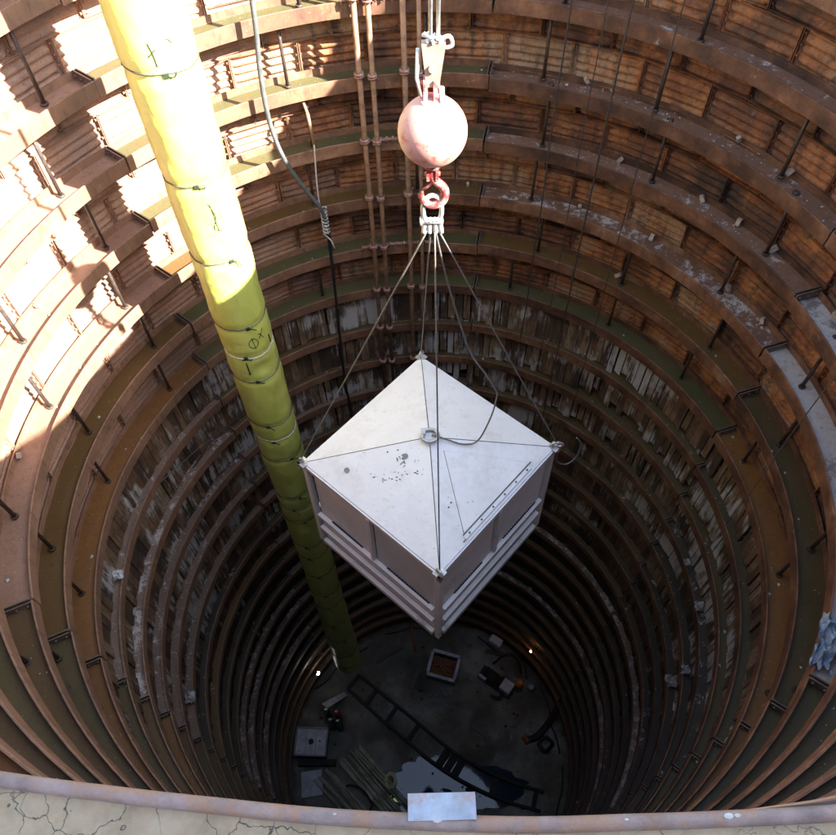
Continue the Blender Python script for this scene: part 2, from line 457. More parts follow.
# steel lip round the rim, with a little upright tab on the near side
lip = thing("rim_lip", "purplish grey steel edging curving along the near rim above the cracked slab", "edging")
mb = MB(); mb.smooth = True
prof = [(0, -.008), (.002, .004), (.007, .010), (.014, .010), (.020, .004), (.022, -.008), (.022, -.27), (0, -.27)]
NL = 720; m_ = len(prof)
for i in range(NL):
    a = 2 * math.pi * i / NL; r0 = lipr(a)
    for dr, z in prof: mb.v.append(((r0 + dr) * math.sin(a), (r0 + dr) * math.cos(a), z))
for i in range(NL):
    for k in range(m_):
        k2 = (k + 1) % m_; i2 = (i + 1) % NL
        mb.f.append((i * m_ + k, i * m_ + k2, i2 * m_ + k2, i2 * m_ + k)); mb.mi.append(0); mb.sm.append(True)
part("edge_rail", mb, lip, mats='lip')
mb = MB(); mb.box((-.0915, -4.648, .008), (.094, .034, .008)); part("tab", mb, lip, mats='bluesteel')
for (x, r_) in ((-.125, .003), (-.098, .005), (.30, .0045), (.312, .003), (-.24, .002), (.16, .002)):
    mb = MB(); r0 = lipr(math.atan2(x, -4.65)) + .009
    mb.ball((x, -math.sqrt(r0 * r0 - x * x), .011), r_, 8, 6, (1.6, .9, .25)); part("paint_spot", mb, lip, mats='spot')
# unseen cabin added behind the camera only to shade the near rim
shade_cab = thing("added_shade_cabin", "unseen grey cabin added behind the camera to shade the near rim", "shade blocker", (2.9, -6.95, 0))
for nm, c, d in (("wall", (0, 1.28, 1.3), (2.6, .06, 2.4)), ("wall", (0, -1.28, 1.3), (2.6, .06, 2.4)), ("wall", (1.27, 0, 1.3), (.06, 2.5, 2.4)), ("wall", (-1.27, 0, 1.3), (.06, 2.5, 2.4)), ("roof", (0, 0, 2.55), (2.8, 2.8, .1)), ("base", (0, 0, .06), (2.6, 2.6, .09))):
    mb = MB(); mb.box(c, d); obj(nm, mb, shade_cab, mats='greysteel')
mb = MB(); mb.box((-1.32, -.3, 1.1), (.04, .85, 2.0)); dr_ = obj("door", mb, shade_cab, mats='lid')
mb = MB(); mb.box((-1.36, -.02, 1.1), (.05, .12, .03)); obj("handle", mb, dr_, mats='galv')

# ------------------------------------------------------------------ ring beams
JOINTS = [11.8, 73.2, 127.5, 190.0, 246.6, 309.4]      # bolted joints (degrees round from the far side)
seg_mesh = []
for i in range(6):
    a0 = JOINTS[i] + .12; a1 = (JOINTS[(i + 1) % 6] - .12); a1 += 360 if a1 < a0 else 0
    n = 22; mb = MB(); mb.smooth = False
    mb.cur = 0; mb.smooth = True
    b_ = .004
    mb.sweep([(RI, -.1 + b_), (RI + b_, -.1), (RI + .018, -.1), (RI + .018, .1), (RI + b_, .1), (RI, .1 - b_)], R(a0), R(a1), n)
    mb.sweep([(RI + .36, -.1), (RI + .378, -.1), (RI + .378, .1), (RI + .36, .1)], R(a0), R(a1), n)
    mb.cur = 1; mb.sweep([(RI + .018, -.006), (RI + .36, -.006), (RI + .36, .006), (RI + .018, .006)], R(a0), R(a1), n)
    for f in range(len(mb.sm)): mb.sm[f] = False
    seg_mesh.append(mb.mesh("beam_segment", ['flange', 'web']))
def plate_mesh():
    mb = MB()
    for s in (-1, 1):
        # flat end plate across the beam, facing the next segment
        mb.box((s * .022, RI + .189, 0.006), (.014, .34, .205))
        for rr in (RI + .07, RI + .19, RI + .31):
            for zz in (-.055, .055): mb.tube([(s * .029, rr, zz), (s * .047, rr, zz)], .014, 6)
    return mb.mesh("end_plate", 'plate')
endplate = plate_mesh()
def stiff_mesh():
    mb = MB(); mb.box((0, RI + .159, .053), (.012, .28, .092)); mb.box((0, RI + .159, -.053), (.012, .28, .092)); return mb.mesh("stiffener", 'flange')
def rod_mesh():
    mb = MB(); L = SP - .016
    mb.tube([(0, 0, 0), (0, 0, -L)], .024, 8)
    for z in (-.02, -L + .02): mb.tube([(0, 0, z - .014), (0, 0, z + .014)], .045, 6)
    return mb.mesh("tie_rod", ['rod'])
rodm = rod_mesh()
# web colour and dust per ring and per segment; keys: segment 0 right-back, 1 right, 2 near right, 3 near left, 4 left, 5 left-back
OLIVE = (.075, .054, .018); GREEN = (.072, .072, .028); ORNG = (.19, .080, .02); PINK = (.33, .19, .13); DUST = (.22, .115, .075)
GREY = (.20, .135, .10); DARK = (.032, .027, .017); BLUEG = (.27, .22, .20); OCH = (.13, .070, .018); DOL = (.060, .052, .020)
def webcol(k, s):
    if s in (0, 1) and k in (13, 17): return (GREY, .5)
    if s == 4 and k in (15, 16, 18): return (GREY, .47)
    if s == 0:
        t = {-3: (PINK, .6), -2: (PINK, .65), -1: (DUST, .62), 0: (DUST, .42), 1: (DUST, .42), 2: (DUST, .42), 3: (DUST, .5), 4: (OCH, .22), 5: (GREEN, .2)}
        return t.get(k, (OLIVE, .2 if k % 3 else .36))
    if s == 1:
        t = {-3: (BLUEG, .5), -2: (BLUEG, .52), -1: (BLUEG, .52), 0: (BLUEG, .52), 1: (BLUEG, .5), 2: (BLUEG, .55), 3: (BLUEG, .66), 4: (OLIVE, .2), 5: (ORNG, .25), 6: (DOL, .2), 7: (OLIVE, .3)}
        return t.get(k, (DARK, .28 if k % 4 else .4))
    if s == 2: return (DOL, .16) if k < 5 else ((ORNG, .2) if k == 5 else (DOL, .25))
    if s == 3: return (ORNG if k in (-2, 0, 5, 8) else (.105, .06, .02) if k % 2 else (.075, .058, .02), .2)
    if s == 4:
        t = {-3: (PINK, .3), -2: (PINK, .3), -1: (PINK, .3), 0: (PINK, .3), 1: (PINK, .3), 2: (PINK, .34), 3: (PINK, .3), 4: (OCH, .25), 5: (ORNG, .25), 6: (GREY, .42), 7: (GREY, .5), 8: (GREY, .45), 9: (GREY, .42), 10: (GREY, .38)}
        return t.get(k, (OCH if k % 3 == 0 else DARK, .35))
    t = {-3: (GREEN, .3), -2: (GREEN, .3), -1: (OLIVE, .34), 0: (GREEN, .25), 1: (GREEN, .25), 2: (GREEN, .2), 3: (OCH, .25), 4: (GREEN, .22), 5: (GREEN, .25), 6: (OLIVE, .25)}
    return t.get(k, (OLIVE if k % 2 else GREY, .25))
ORD = ["first", "second", "third", "fourth", "fifth", "sixth", "seventh", "eighth", "ninth", "tenth", "eleventh", "twelfth", "thirteenth", "fourteenth", "fifteenth",
       "sixteenth", "seventeenth", "eighteenth", "nineteenth", "twentieth", "twenty-first", "twenty-second", "twenty-third"]
LBL = {-3: "uppermost steel ring beam just under the rim lip, olive web",
       -2: "second steel ring beam below the rim lip at the near wall",
       -1: "steel ring beam cut by the bottom left frame corner, third below the rim",
       0: "rusty ring beam crossing the top edge of the picture behind the crane ropes",
       1: "rusty ring beam passing just above the red crane ball, pale dust on its right side",
       2: "rusty ring beam directly behind the lower half of the crane ball",
       3: "ring beam behind the crane hook, broad bluish grey dusted web at far right",
       4: "ring beam with ochre web just below the hook, fourth up from where timber lagging starts",
       5: "green webbed ring beam directly above the first row of ragged timber boards",
       6: "ring beam directly below the first row of ragged timber boards"}
fr_rods = [21 + 20 * j for j in range(18)]
rings = {}
for k in range(KMIN, KMAX + 1):
    if k in LBL: lab = LBL[k]
    elif k == KMAX: lab = "lowest steel ring beam, just above the muddy shaft floor"
    elif k > 16: lab = "steel ring beam in the dark base of the shaft, %s up from the floor" % ORD[KMAX - k]
    else: lab = "rust streaked steel ring beam among timber lagging, %s below the green webbed ring" % ORD[k - 6]
    rg = thing("ring_beam", lab, "ring beam", (0, 0, ringz(k)), "steel ring beams bracing the shaft wall")
    rings[k] = rg
    jr = random.uniform(-.6, .6)
    for i in range(6):
        o = obj("beam_segment", seg_mesh[i], rg); c_, al = webcol(k, i); j_ = random.uniform(.85, 1.15)
        o.color = (c_[0] * j_, c_[1] * j_, c_[2] * j_, al)
        o.location = (random.uniform(-.014, .014), random.uniform(-.014, .014), random.uniform(-.016, .016))
    for ch in rg.children: ch.rotation_euler = (random.gauss(0, .0022), random.gauss(0, .0022), 0)
    for i in range(6): obj("end_plate", endplate, rg, rz=-R(JOINTS[i]))
    if k <= 4:
        for j, az in enumerate(fr_rods):
            a = R(az + random.uniform(-1.5, 1.5) + (1.5 if k % 2 else -1))
            if random.random() < .06: continue
            obj("tie_rod", rodm, rg, loc=(4.86 * math.sin(a), 4.86 * math.cos(a), -.008))

# ------------------------------------------------------------------ corrugated liner plates (upper part)
def liner_plate(nw, hgt, dep=.031):
    da = R(360 / nw); ha = da / 2 - .0012
    mb = MB(); h = hgt / 2; M_ = 16
    n1 = M_ + 1
    cols = [(-1, 0), (-.93, 0), (-.84, 1), (.84, 1), (.93, 0), (1, 0)]
    for s_, on in cols:
        for i in range(n1):
            z = h - hgt * i / M_; edge = i < 1 or i > M_ - 1
            r = RL + .015 + (0 if edge else on * dep * math.cos(2 * math.pi * (i - 1) / (M_ - 2) * 4 + math.pi))
            mb.v.append((r * math.sin(s_ * ha), r * math.cos(s_ * ha), z))
    for c_ in range(len(cols) - 1):
        for i in range(M_):
            if c_ in (0, 4) and i: continue
            o = c_ * n1
            if c_ in (0, 4): mb.f.append((o, o + M_, o + n1 + M_, o + n1))
            else: mb.f.append((o + i, o + i + 1, o + n1 + i + 1, o + n1 + i))
            mb.mi.append(0); mb.sm.append(True)
    # flanges: top, bottom, both sides, turned towards the shaft
    fr = RL - .045
    for z, dz in ((h, -.007), (-h, .007)):
        q = [(fr * math.sin(-ha), fr * math.cos(-ha), z), (fr * math.sin(ha), fr * math.cos(ha), z), ((RL + .02) * math.sin(ha), (RL + .02) * math.cos(ha), z), ((RL + .02) * math.sin(-ha), (RL + .02) * math.cos(-ha), z)]
        mb.add(q + [(x, y, zz + dz) for x, y, zz in q[:2]], [(0, 1, 2, 3), (0, 1, 5, 4)])
    for s in (-1, 1):
        a1 = s * ha; a2 = s * (ha - .0014)
        mb.add([(fr * math.sin(a1), fr * math.cos(a1), -h), (fr * math.sin(a1), fr * math.cos(a1), h), ((RL + .03) * math.sin(a1), (RL + .03) * math.cos(a1), h), ((RL + .03) * math.sin(a1), (RL + .03) * math.cos(a1), -h),
                (fr * math.sin(a2), fr * math.cos(a2), -h), (fr * math.sin(a2), fr * math.cos(a2), h)], [(0, 1, 2, 3), (0, 1, 5, 4)])
        for t in range(4):      # bolts along the joint flange
            z = -h + hgt * (t + .5) / 4; a3 = s * (ha - .004)
            rr = RL - .018
            mb.box((rr * math.sin(a3), rr * math.cos(a3), z), (.022, .022, .022))
    return mb
NW = 34; HG = SP / 2 - .010
lp = liner_plate(NW, HG)
lpm = lp.mesh("liner_plate", 'liner')
cells = []
for k in range(-4, 5):
    for row in (0, 1):
        zc = ringz(k) - SP * (.25 + .5 * row) if k >= -3 else ringz(-3) + SP * .25 - 0 * row
        if k == -4 and row == 1: continue
        off = .5 * ((row + k) % 2) + .17 * (k % 3)
        for j in range(NW):
            az = (j + off) * 2 * math.pi / NW + R(3)
            p = cyl(RL, az, zc)
            d = p - CAM; zf = d.dot(f_)
            if zf < .5: sc = 0
            else:
                u, v = fpx * d.dot(r2) / zf, fpx * d.dot(d2) / zf
                face = abs((-Vector((math.sin(az), math.cos(az), 0))).dot(d.normalized()))
                sc = face / d.length_squared * (1 if abs(u) < 450 and abs(v) < 450 else .0001)
            cells.append((sc, az, zc))
cells.sort(key=lambda c: -c[0])
wall = thing("steel_liner_wall", "corrugated rusty steel liner plates laid like bricks around the upper shaft", "shaft wall")
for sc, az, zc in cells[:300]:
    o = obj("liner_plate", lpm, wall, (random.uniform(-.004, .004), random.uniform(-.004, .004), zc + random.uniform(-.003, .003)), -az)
    if random.random() < .12:
        o.rotation_euler = (random.uniform(-.003, .003), random.uniform(-.003, .003), -az)
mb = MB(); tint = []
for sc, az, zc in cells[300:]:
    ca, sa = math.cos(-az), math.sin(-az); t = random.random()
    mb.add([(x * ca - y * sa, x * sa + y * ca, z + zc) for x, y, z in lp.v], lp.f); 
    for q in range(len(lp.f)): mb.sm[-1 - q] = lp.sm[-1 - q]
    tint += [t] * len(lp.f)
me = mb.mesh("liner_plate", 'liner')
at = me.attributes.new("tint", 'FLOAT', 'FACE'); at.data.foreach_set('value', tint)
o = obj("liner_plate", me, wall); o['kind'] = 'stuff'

# ------------------------------------------------------------------ timber lagging (lower part)
NB = 210
variants = []
for v_ in range(10):
    mb = MB(); hw = math.pi / NB * 4.83 * (1.12, .95, .8, 1.05, .9, 1.0, .85, 1.1, .75, .9)[v_] - .003
    top = SP / 2 - .01
    cut = [.0, .0, .0, .03, .05, .10, .16, .24, .34, .48][v_]
    b = -SP / 2 + .01 + cut
    y0 = 4.82; y1 = 4.855
    jl, jr2 = random.uniform(-.02, .05) * (cut > 0), random.uniform(-.02, .05) * (cut > 0)
    mb.hexa([(-hw, y0, b + jl), (hw, y0, b + jr2), (hw, y1, b + jr2), (-hw, y1, b + jl), (-hw, y0, top), (hw, y0, top), (hw, y1, top), (-hw, y1, top)])
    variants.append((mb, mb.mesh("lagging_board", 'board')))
bc = []
for k in range(5, KMAX + 1):
    zc = ringz(k) - SP / 2
    for j in range(NB):
        az = j * 2 * math.pi / NB; p = cyl(4.95, az, zc); d = p - CAM; zf = d.dot(f_)
        u, v = fpx * d.dot(r2) / zf, fpx * d.dot(d2) / zf
        face = max(0, -(-Vector((math.sin(az), math.cos(az), 0))).dot(d.normalized()))
        far = face / d.length_squared * (1 if abs(u) < 420 and abs(v) < 420 else .01)
        rag = noise.noise(Vector((math.sin(az) * 3, math.cos(az) * 3, k * 1.7)))
        if k in (5, 6, 7) and (math.degrees(az) < 75 or math.degrees(az) > 350): vi = min(9, max(0, int(3.5 + rag * 9 + random.uniform(-2.5, 3.5))))
        else: vi = min(9, max(0, int(rag * 8 + random.uniform(-1, 2.5))))
        bc.append((far, az, zc, vi))
bc.sort(key=lambda c: -c[0])
lag = thing("timber_lagging_wall", "upright grey and tan lagging boards with ragged ends below the steel liner", "shaft wall")
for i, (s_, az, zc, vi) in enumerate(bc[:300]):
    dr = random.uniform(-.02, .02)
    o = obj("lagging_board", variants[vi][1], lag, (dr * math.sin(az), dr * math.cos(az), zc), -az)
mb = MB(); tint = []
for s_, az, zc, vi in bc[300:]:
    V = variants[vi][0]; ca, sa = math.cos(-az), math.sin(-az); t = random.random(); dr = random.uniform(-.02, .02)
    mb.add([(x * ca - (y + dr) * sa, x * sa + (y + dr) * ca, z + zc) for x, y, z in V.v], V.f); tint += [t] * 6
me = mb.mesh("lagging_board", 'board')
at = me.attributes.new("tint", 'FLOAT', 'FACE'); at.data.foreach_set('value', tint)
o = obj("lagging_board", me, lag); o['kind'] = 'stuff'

# ------------------------------------------------------------------ yellow ventilation duct
DX, DY = -2.5, 2.12
DTOP, DBOT = .9, -22.1
duct = thing("ventilation_duct", "tall yellow green fabric air duct hanging down the left side of the shaft", "duct", (DX, DY, DBOT))
bands = [.1, -1.4, -2.62, -3.87, -4.98, -6.17, -6.75, -7.3, -8.47, -8.91, -9.54, -10.87, -11.31, -11.86, -13.0, -13.6, -14.6, -15.8, -16.6, -17.9, -19.2, -20.6, -21.6]
def duct_r(z, a):
    r = .365
    for b in bands:
        d = abs(z - b); r -= .020 * math.exp(-(d / .06) ** 2)
    r += .016 * noise.noise(Vector((math.cos(a) * 1.4, math.sin(a) * 1.4, z * 1.6)))
    r += .010 * noise.noise(Vector((math.cos(a) * 4, math.sin(a) * 4, z * 5)))
    if z < -16: r += .05 * min(1, (-16 - z) / 6)
    # dent seen facing the camera
    da = math.atan2(math.sin(a + 1.0), math.cos(a + 1.0))
    r -= .045 * math.exp(-((z + 7.05) / .14) ** 2 - (da / .35) ** 2)
    return r
mb = MB(); zs = []; z = DTOP
while z > DBOT: zs.append(z); z -= .06
zs.append(DBOT); NS = 48
for z in zs:
    for k in range(NS):
        a = 2 * math.pi * k / NS; r = duct_r(z, a); mb.v.append((r * math.cos(a), r * math.sin(a), z - DBOT))
for i in range(len(zs) - 1):
    for k in range(NS):
        k2 = (k + 1) % NS; mb.f.append((i * NS + k, (i + 1) * NS + k, (i + 1) * NS + k2, i * NS + k2)); mb.mi.append(0); mb.sm.append(True)
part("duct_tube", mb, duct, (DX, DY, DBOT), mats='duct')
# bend over the rim
mb = MB(); rim_dir = Vector((DX, DY, 0)).normalized()
pts = []
for i in range(13):
    t = R(90) * i / 12
    pts.append(Vector((DX, DY, DTOP - .01)) + rim_dir * (.9 * (1 - math.cos(t))) + Vector((0, 0, .9 * math.sin(t))))
pts.append(pts[-1] + rim_dir * 5.5)
mb.tube([p - Vector((DX, DY, DBOT)) for p in pts], .365, 32)
part("duct_bend", mb, duct, (DX, DY, DBOT), mats='duct')
camaz = math.atan2(CAM.y - DY, CAM.x - DX)
for i, b in enumerate(bands):
    mb = MB(); pts = []; tl = random.uniform(-.03, .03); ph = random.uniform(0, 6)
    for k in range(40):
        a = 2 * math.pi * k / 40; zz = b + tl * math.cos(a - ph)
        r = duct_r(b, a) + .006; pts.append((r * math.cos(a), r * math.sin(a), zz - b))
    pts.append(pts[0]); mb.tube(pts, .011, 6, caps=False)
    bo = part("band", mb, duct, (DX, DY, b), mats='rope' if i in (6, 9) else 'band')
    a = camaz + random.uniform(-.5, .3); r = duct_r(b, a) + .012
    mb = MB(); mb.box((0, 0, 0), (.05, .03, .045), Matrix.Rotation(a + math.pi / 2, 3, 'Z'))
    ux, uy = -math.sin(a), math.cos(a)
    mb.tube(spline([(0, 0, 0), (ux * .06 + .02 * math.cos(a), uy * .06 + .02 * math.sin(a), -.02), (ux * .10 + .05 * math.cos(a), uy * .10 + .05 * math.sin(a), random.uniform(-.09, .05))], 3), .008, 5)
    part("buckle", mb, bo, (DX + r * math.cos(a), DY + r * math.sin(a), b), mats='ink')
# marker pen symbols on the duct: a circle with a stroke and a loose mark beside it
def on_duct(a, z): r = duct_r(z, a) + .003; return Vector((r * math.cos(a), r * math.sin(a), z - DBOT))
def stroke(pts, w_=.006, parent=duct):
    mb = MB(); mb.tube([on_duct(a, z) for a, z in spline([(a, z, 0) for a, z in pts], 4) for _ in (0,)] if False else
                       [on_duct(q.x, q.y) for q in spline([(a, z, 0) for a, z in pts], 4)], w_, 5)
    return part("painted_mark", mb, duct, (DX, DY, DBOT), mats='ink')
ca_ = camaz + .15
stroke([(ca_ + .18 * math.cos(t * math.pi / 5), -6.47 + .085 * math.sin(t * math.pi / 5)) for t in range(11)], .005)
stroke([(ca_ - .02, -6.36), (ca_ + .03, -6.58)], .005)
stroke([(ca_ + .26, -6.42), (ca_ + .40, -6.34), (ca_ + .47, -6.28)], .005)
stroke([(ca_ + .26, -6.32), (ca_ + .36, -6.38), (ca_ + .44, -6.45)], .005)
stroke([(ca_ - .5, -6.85), (ca_ - .48, -7.1)], .011)
stroke([(ca_ - .62, -6.80), (ca_ - .42, -6.78)], .009)
stroke([(ca_ + .72, -6.5), (ca_ + .74, -6.66)], .010)
stroke([(ca_ - .35, -2.3), (ca_ - .30, -2.4), (ca_ - .28, -2.52)], .006)
stroke([(ca_ - .42, -2.42), (ca_ - .2, -2.36)], .006)
stroke([(ca_ + .1, -2.3), (ca_ + .16, -2.3), (ca_ + .24, -2.34)], .005)
stroke([(ca_ - .1, -4.1), (ca_ + .02, -4.3), (ca_ - .12, -4.45), (ca_ + .1, -4.5)], .006)
stroke([(ca_ - .05, -4.12), (ca_ - .0, -4.5)], .006)

# thin tie wire from the duct to the left wall
mb = MB(); mb.tube(spline([(-4.66, 1.0, -9.35), (-4.17, 1.94, -9.66), (-3.9, 2.35, -9.75), (-3.3, 2.4, -9.2), (-2.87, 2.14, -8.6)], 6), .009, 6)
tag(obj("tie_wire", mb, mats='wire'), "thin pale wire stretched from the yellow duct to the left wall", "wire")

# ------------------------------------------------------------------ vertical pipes at the far wall
PIPES = [(-9.8, -2.5, -12.6, .037, "left outermost of the rusty vertical pipes on the far wall"), (-7.6, -2.5, -12.4, .035, "second rusty vertical pipe from the left, far wall"),
         (-2.2, -2.5, -14.5, .038, "rusty vertical pipe just left of the crane ball, far wall"), (0.3, -2.5, -14.5, .03, "thin rusty vertical pipe running behind the crane ball")]
for az, zt, zb, r, lab in PIPES:
    a = R(az); x, y = 4.58 * math.sin(a), 4.58 * math.cos(a)
    t = thing("vertical_pipe", lab, "pipe", (x, y, zb), "rusty vertical pipes fixed to the far wall")
    mb = MB(); mb.tube([(x * 0, 0, .0), (.01, 0, (-.35 - zb) * .5), (0, 0, -.35 - zb)], r, 12)
    part("pipe_tube", mb, t, (x, y, zb), mats='rustpipe')
    k = 0
    for k in range(-2, 9):
        z = ringz(k) + .13 + (.04 if r > .0365 else 0)
        if z < zb: break
        if k % 2 == 0 and az > -5: continue
        mb = MB(); mb.tube([(0, 0, -.02), (0, 0, .0)], r * 1.9, 10); mb.tube([(0, 0, .012), (0, 0, .032)], r * 1.9, 10)
        for q in range(4):
            aa = q * math.pi / 2 + .6; mb.tube([(r * 1.5 * math.cos(aa), r * 1.5 * math.sin(aa), -.035), (r * 1.5 * math.cos(aa), r * 1.5 * math.sin(aa), .048)], .010, 5)
        cp = part("coupling", mb, t, (x, y, z), mats='clamp')
for k, az0, az1 in ((0, -11.5, 1.5), (2, -9, 2), (4, -12, 2.5), (-1, -11.5, 1.5)):
    z = ringz(k) + .12
    t = thing("pipe_bracket", "pinkish bolted bracket carrying the far wall pipes %s" % {0: "at the top edge of the picture", 2: "level with the bottom of the crane ball", 4: "below the crane hook", -1: "nearest the rim"}[k], "bracket", cyl(4.6, R(-5), z), "pipe brackets on the far wall")
    n = 10
    mb = MB()
    P = [cyl(4.645, R(az0 + (az1 - az0) * i / n), z) for i in range(n + 1)]
    for i in range(n): mb.bar(P[i] - t.location, P[i + 1] - t.location, .05, .018)
    part("rail", mb, t, t.location, mats='clamp')
    for i in range(n + 1): 
        mb = MB(); q = cyl(4.62, R(az0 + (az1 - az0) * i / n), z) - t.location; mb.tube([q + Vector((0, 0, -.05)), q + Vector((0, 0, .06))], .014, 6)
        part("bolt", mb, t, t.location, mats='clamp')

# ------------------------------------------------------------------ hoses and ropes on the walls
mb = MB(); mb.tube(spline([(-1.9, 4.25, .06), (-1.88, 4.05, -1.2), (-1.9, 4.02, -3.02), (-1.97, 4.0, -3.9), (-1.97, 3.99, -4.6), (-1.87, 4.03, -5.2), (-1.68, 4.12, -5.75), (-1.5, 4.2, -6.19), (-1.46, 4.25, -6.6)], 8), .032, 10)
mb.smooth = True
tag(obj("grey_hose", mb, mats='hose'), "thick grey hose curving down beside the yellow duct to a rope knot", "hose")
mb = MB(); mb.tube(spline([(-1.46, 4.27, -6.5), (-1.48, 4.26, -7.72), (-1.53, 4.25, -9.25), (-1.56, 4.24, -10.63), (-1.53, 4.24, -11.6), (-1.56, 4.24, -14.5)], 8), .026, 8)
tag(obj("black_cable", mb, mats='blackcable'), "black cable hanging straight down from the rope knot behind the white container", "cable")
t = thing("tie_rope", "white rope knotted around hose and black cable, hung from a rusty bar", "rope", (-1.5, 4.25, -5.13))
mb = MB(); mb.tube(spline([(-1.47, 4.25, -5.1), (-1.51, 4.23, -5.69), (-1.52, 4.22, -6.13), (-1.48, 4.22, -6.47), (-1.45, 4.21, -6.68)], 6), .012, 6)
part("strand", mb, t, t.location * 0, mats='rope')
mb = MB(); hp = []
for i in range(60):
    a = i * .8; hp.append((-1.48 + .05 * math.cos(a), 4.25 + .05 * math.sin(a), -6.2 - .0085 * i))
hp += [(-1.42, 4.2, -6.8), (-1.38, 4.18, -6.95)]
mb.tube(hp, .012, 6); part("knot", mb, t, t.location * 0, mats='rope')
mb = MB(); mb.tube([(-1.5, 4.27, -4.62), (-1.47, 4.27, -5.16)], .024, 8)
mb.tube([(-1.5, 4.27, -4.62), (-1.62, 4.62, -4.55)], .02, 8)
part("hanger_bar", mb, t, t.location * 0, mats='rustpipe')
for nm, x, y, z1, r, lab in (("hanging_rope", 1.83, 4.11, -9.2, .011, "dark rope hanging down the far wall, nearest right of the crane ball"),
                             ("hanging_rope", 2.43, 3.68, -14.0, .013, "thickest dark rope hanging down the right part of the far wall"),
                             ("hanging_rope", 2.2, 3.87, -9.4, .007, "thin dark line hanging between the two thicker ropes on the far wall"),
                             ("hanging_rope", 2.87, 3.34, -10.4, .008, "thin dark line hanging furthest right on the far wall"),
                             ("hanging_rope", 4.3, -.12, -15.5, .007, "thin pale wire hanging in front of the right wall")):
    P = [(x * 1.08, y * 1.08, .03), (x * 1.0, y, -.1)]
    for i in range(12):
        z = -.5 + (z1 + .5) * i / 11; P.append((x + random.uniform(-.012, .012), y + random.uniform(-.012, .012), z))
    mb = MB(); mb.tube(spline(P, 3), r, 6)
    tag(obj(nm, mb, mats='wire' if x > 4 else 'darkrope'), lab, "rope", "ropes hanging down the wall")

# ------------------------------------------------------------------ crane ball and hook
BX = .05
BZ = -2.07
ball = thing("headache_ball", "scratched red and cream crane ball with a red hook above the container", "crane ball", (BX, 0, BZ))
mb = MB(); mb.ball((0, 0, 0), .257, 48, 32); part("ball", mb, ball, ball.location, mats='ball')
mb = MB(); mb.tube([(-.02, 0, .15), (-.02, 0, .262)], .075, 16); mb.box((-.05, 0, .33), (.03, .09, .16)); mb.box((.02, 0, .33), (.03, .09, .16)); mb.tube([(-.08, 0, .37), (.05, 0, .37)], .024, 10)
part("top_swivel", mb, ball, ball.location, mats='hookred')
mb = MB(); mb.hexa([Vector(q) for q in ((-.045, -.03, .36), (.045, -.03, .36), (.045, .03, .36), (-.045, .03, .36), (-.075, -.035, .66), (.085, -.035, .66), (.085, .035, .66), (-.075, .035, .66))])
mb.tube([(.0, -.05, .50), (.0, .05, .50)], .03, 10)
part("wedge_socket", mb, ball, ball.location, mats='socket')
mb = MB()
for i in range(7):
    a = i * .9; mb.tube([(.02 + .07 * math.cos(a), .05 * math.sin(a), .62 + .012 * i), (-.01 - .06 * math.cos(a + .6), -.05 * math.sin(a), .72 - .005 * i)], .013, 6)
mb.tube(spline([(.05, 0, .68), (.11, -.01, .70), (.13, 0, .64), (.09, .0, .62)], 4), .014, 6)
mb.tube([(.06, -.03, .36), (.07, -.04, .18), (.1, -.05, .12)], .02, 8)
mb.tube([(-.1, 0, .62), (-.11, -.02, .42), (-.08, -.03, .3)], .014, 6)
part("wire_clip", mb, ball, ball.location, mats='rope')
mb = MB(); mb.tube([(0, 0, -.24), (0, 0, -.31)], .06, 14); mb.box((-.035, 0, -.35), (.022, .08, .12)); mb.box((.035, 0, -.35), (.022, .08, .12)); mb.tube([(-.06, 0, -.37), (.06, 0, -.37)], .018, 8)
part("bottom_swivel", mb, ball, ball.location, mats='hookred')
mb = MB()
hk = [(0, 0, -.34), (0, 0, -.40), (.03, 0, -.44), (.085, 0, -.50), (.10, 0, -.57), (.07, 0, -.645), (.0, 0, -.67), (-.06, 0, -.64), (-.085, 0, -.58), (-.08, 0, -.53)]
mb.tube(spline(hk, 5), .03, 10, rs=[.028 + .008 * math.sin(min(1, i / 40) * math.pi) - (.018 * max(0, (i - 36) / 9)) for i in range(46)])
mb.tube([(.0, 0, -.46), (-.075, 0, -.52)], .010, 6)
part("hook", mb, ball, ball.location, mats='hookred')
t = thing("hoist_rope", "pair of pale crane wire ropes running up from the red ball", "wire rope", (BX, 0, -1.4))
for x in (.015, .065):
    mb = MB(); mb.tube([(x - .03, 0, -1.44), (x - .015, .0, 2), (x, 0, 22)], .0135, 8)
    part("rope_fall", mb, t, (BX, 0, 0), mats='galv')
# shackle
sh = thing("shackle", "large pale galvanised shackle gathering the slings under the crane hook", "shackle", (BX, 0, -2.78))
mb = MB(); mb.tube(spline([(-.055, 0, -.13), (-.075, 0, -.03), (-.06, 0, .09), (0, 0, .135), (.06, 0, .09), (.075, 0, -.03), (.055, 0, -.13)], 5), .02, 8)
part("bow", mb, sh, sh.location, mats='galv')
mb = MB(); mb.tube([(-.09, 0, -.125), (.09, 0, -.125)], .024, 8); mb.tube([(-.105, 0, -.125), (-.085, 0, -.125)], .04, 6)
part("pin", mb, sh, sh.location, mats='galv')
mb = MB()
for i, x in enumerate((-.045, -.015, .018, .048)):
    mb.tube(spline([(x, -.02, -.09), (x * 1.2, .02, -.13), (x * 1.5, .01, -.19), (x * 1.6, 0, -.25)], 4), .02, 8)
part("sling_thimble", mb, sh, sh.location, mats='galv')

# ------------------------------------------------------------------ the white container
BXC = Vector((.02, 0, -6.577)); S_ = 2.205; H_ = 2.12; AP = .40; YAW = .042
box = thing("container", "white square steel container with low pyramid roof hanging from the crane", "container", BXC, rz=YAW + R(0))
hs = S_ / 2
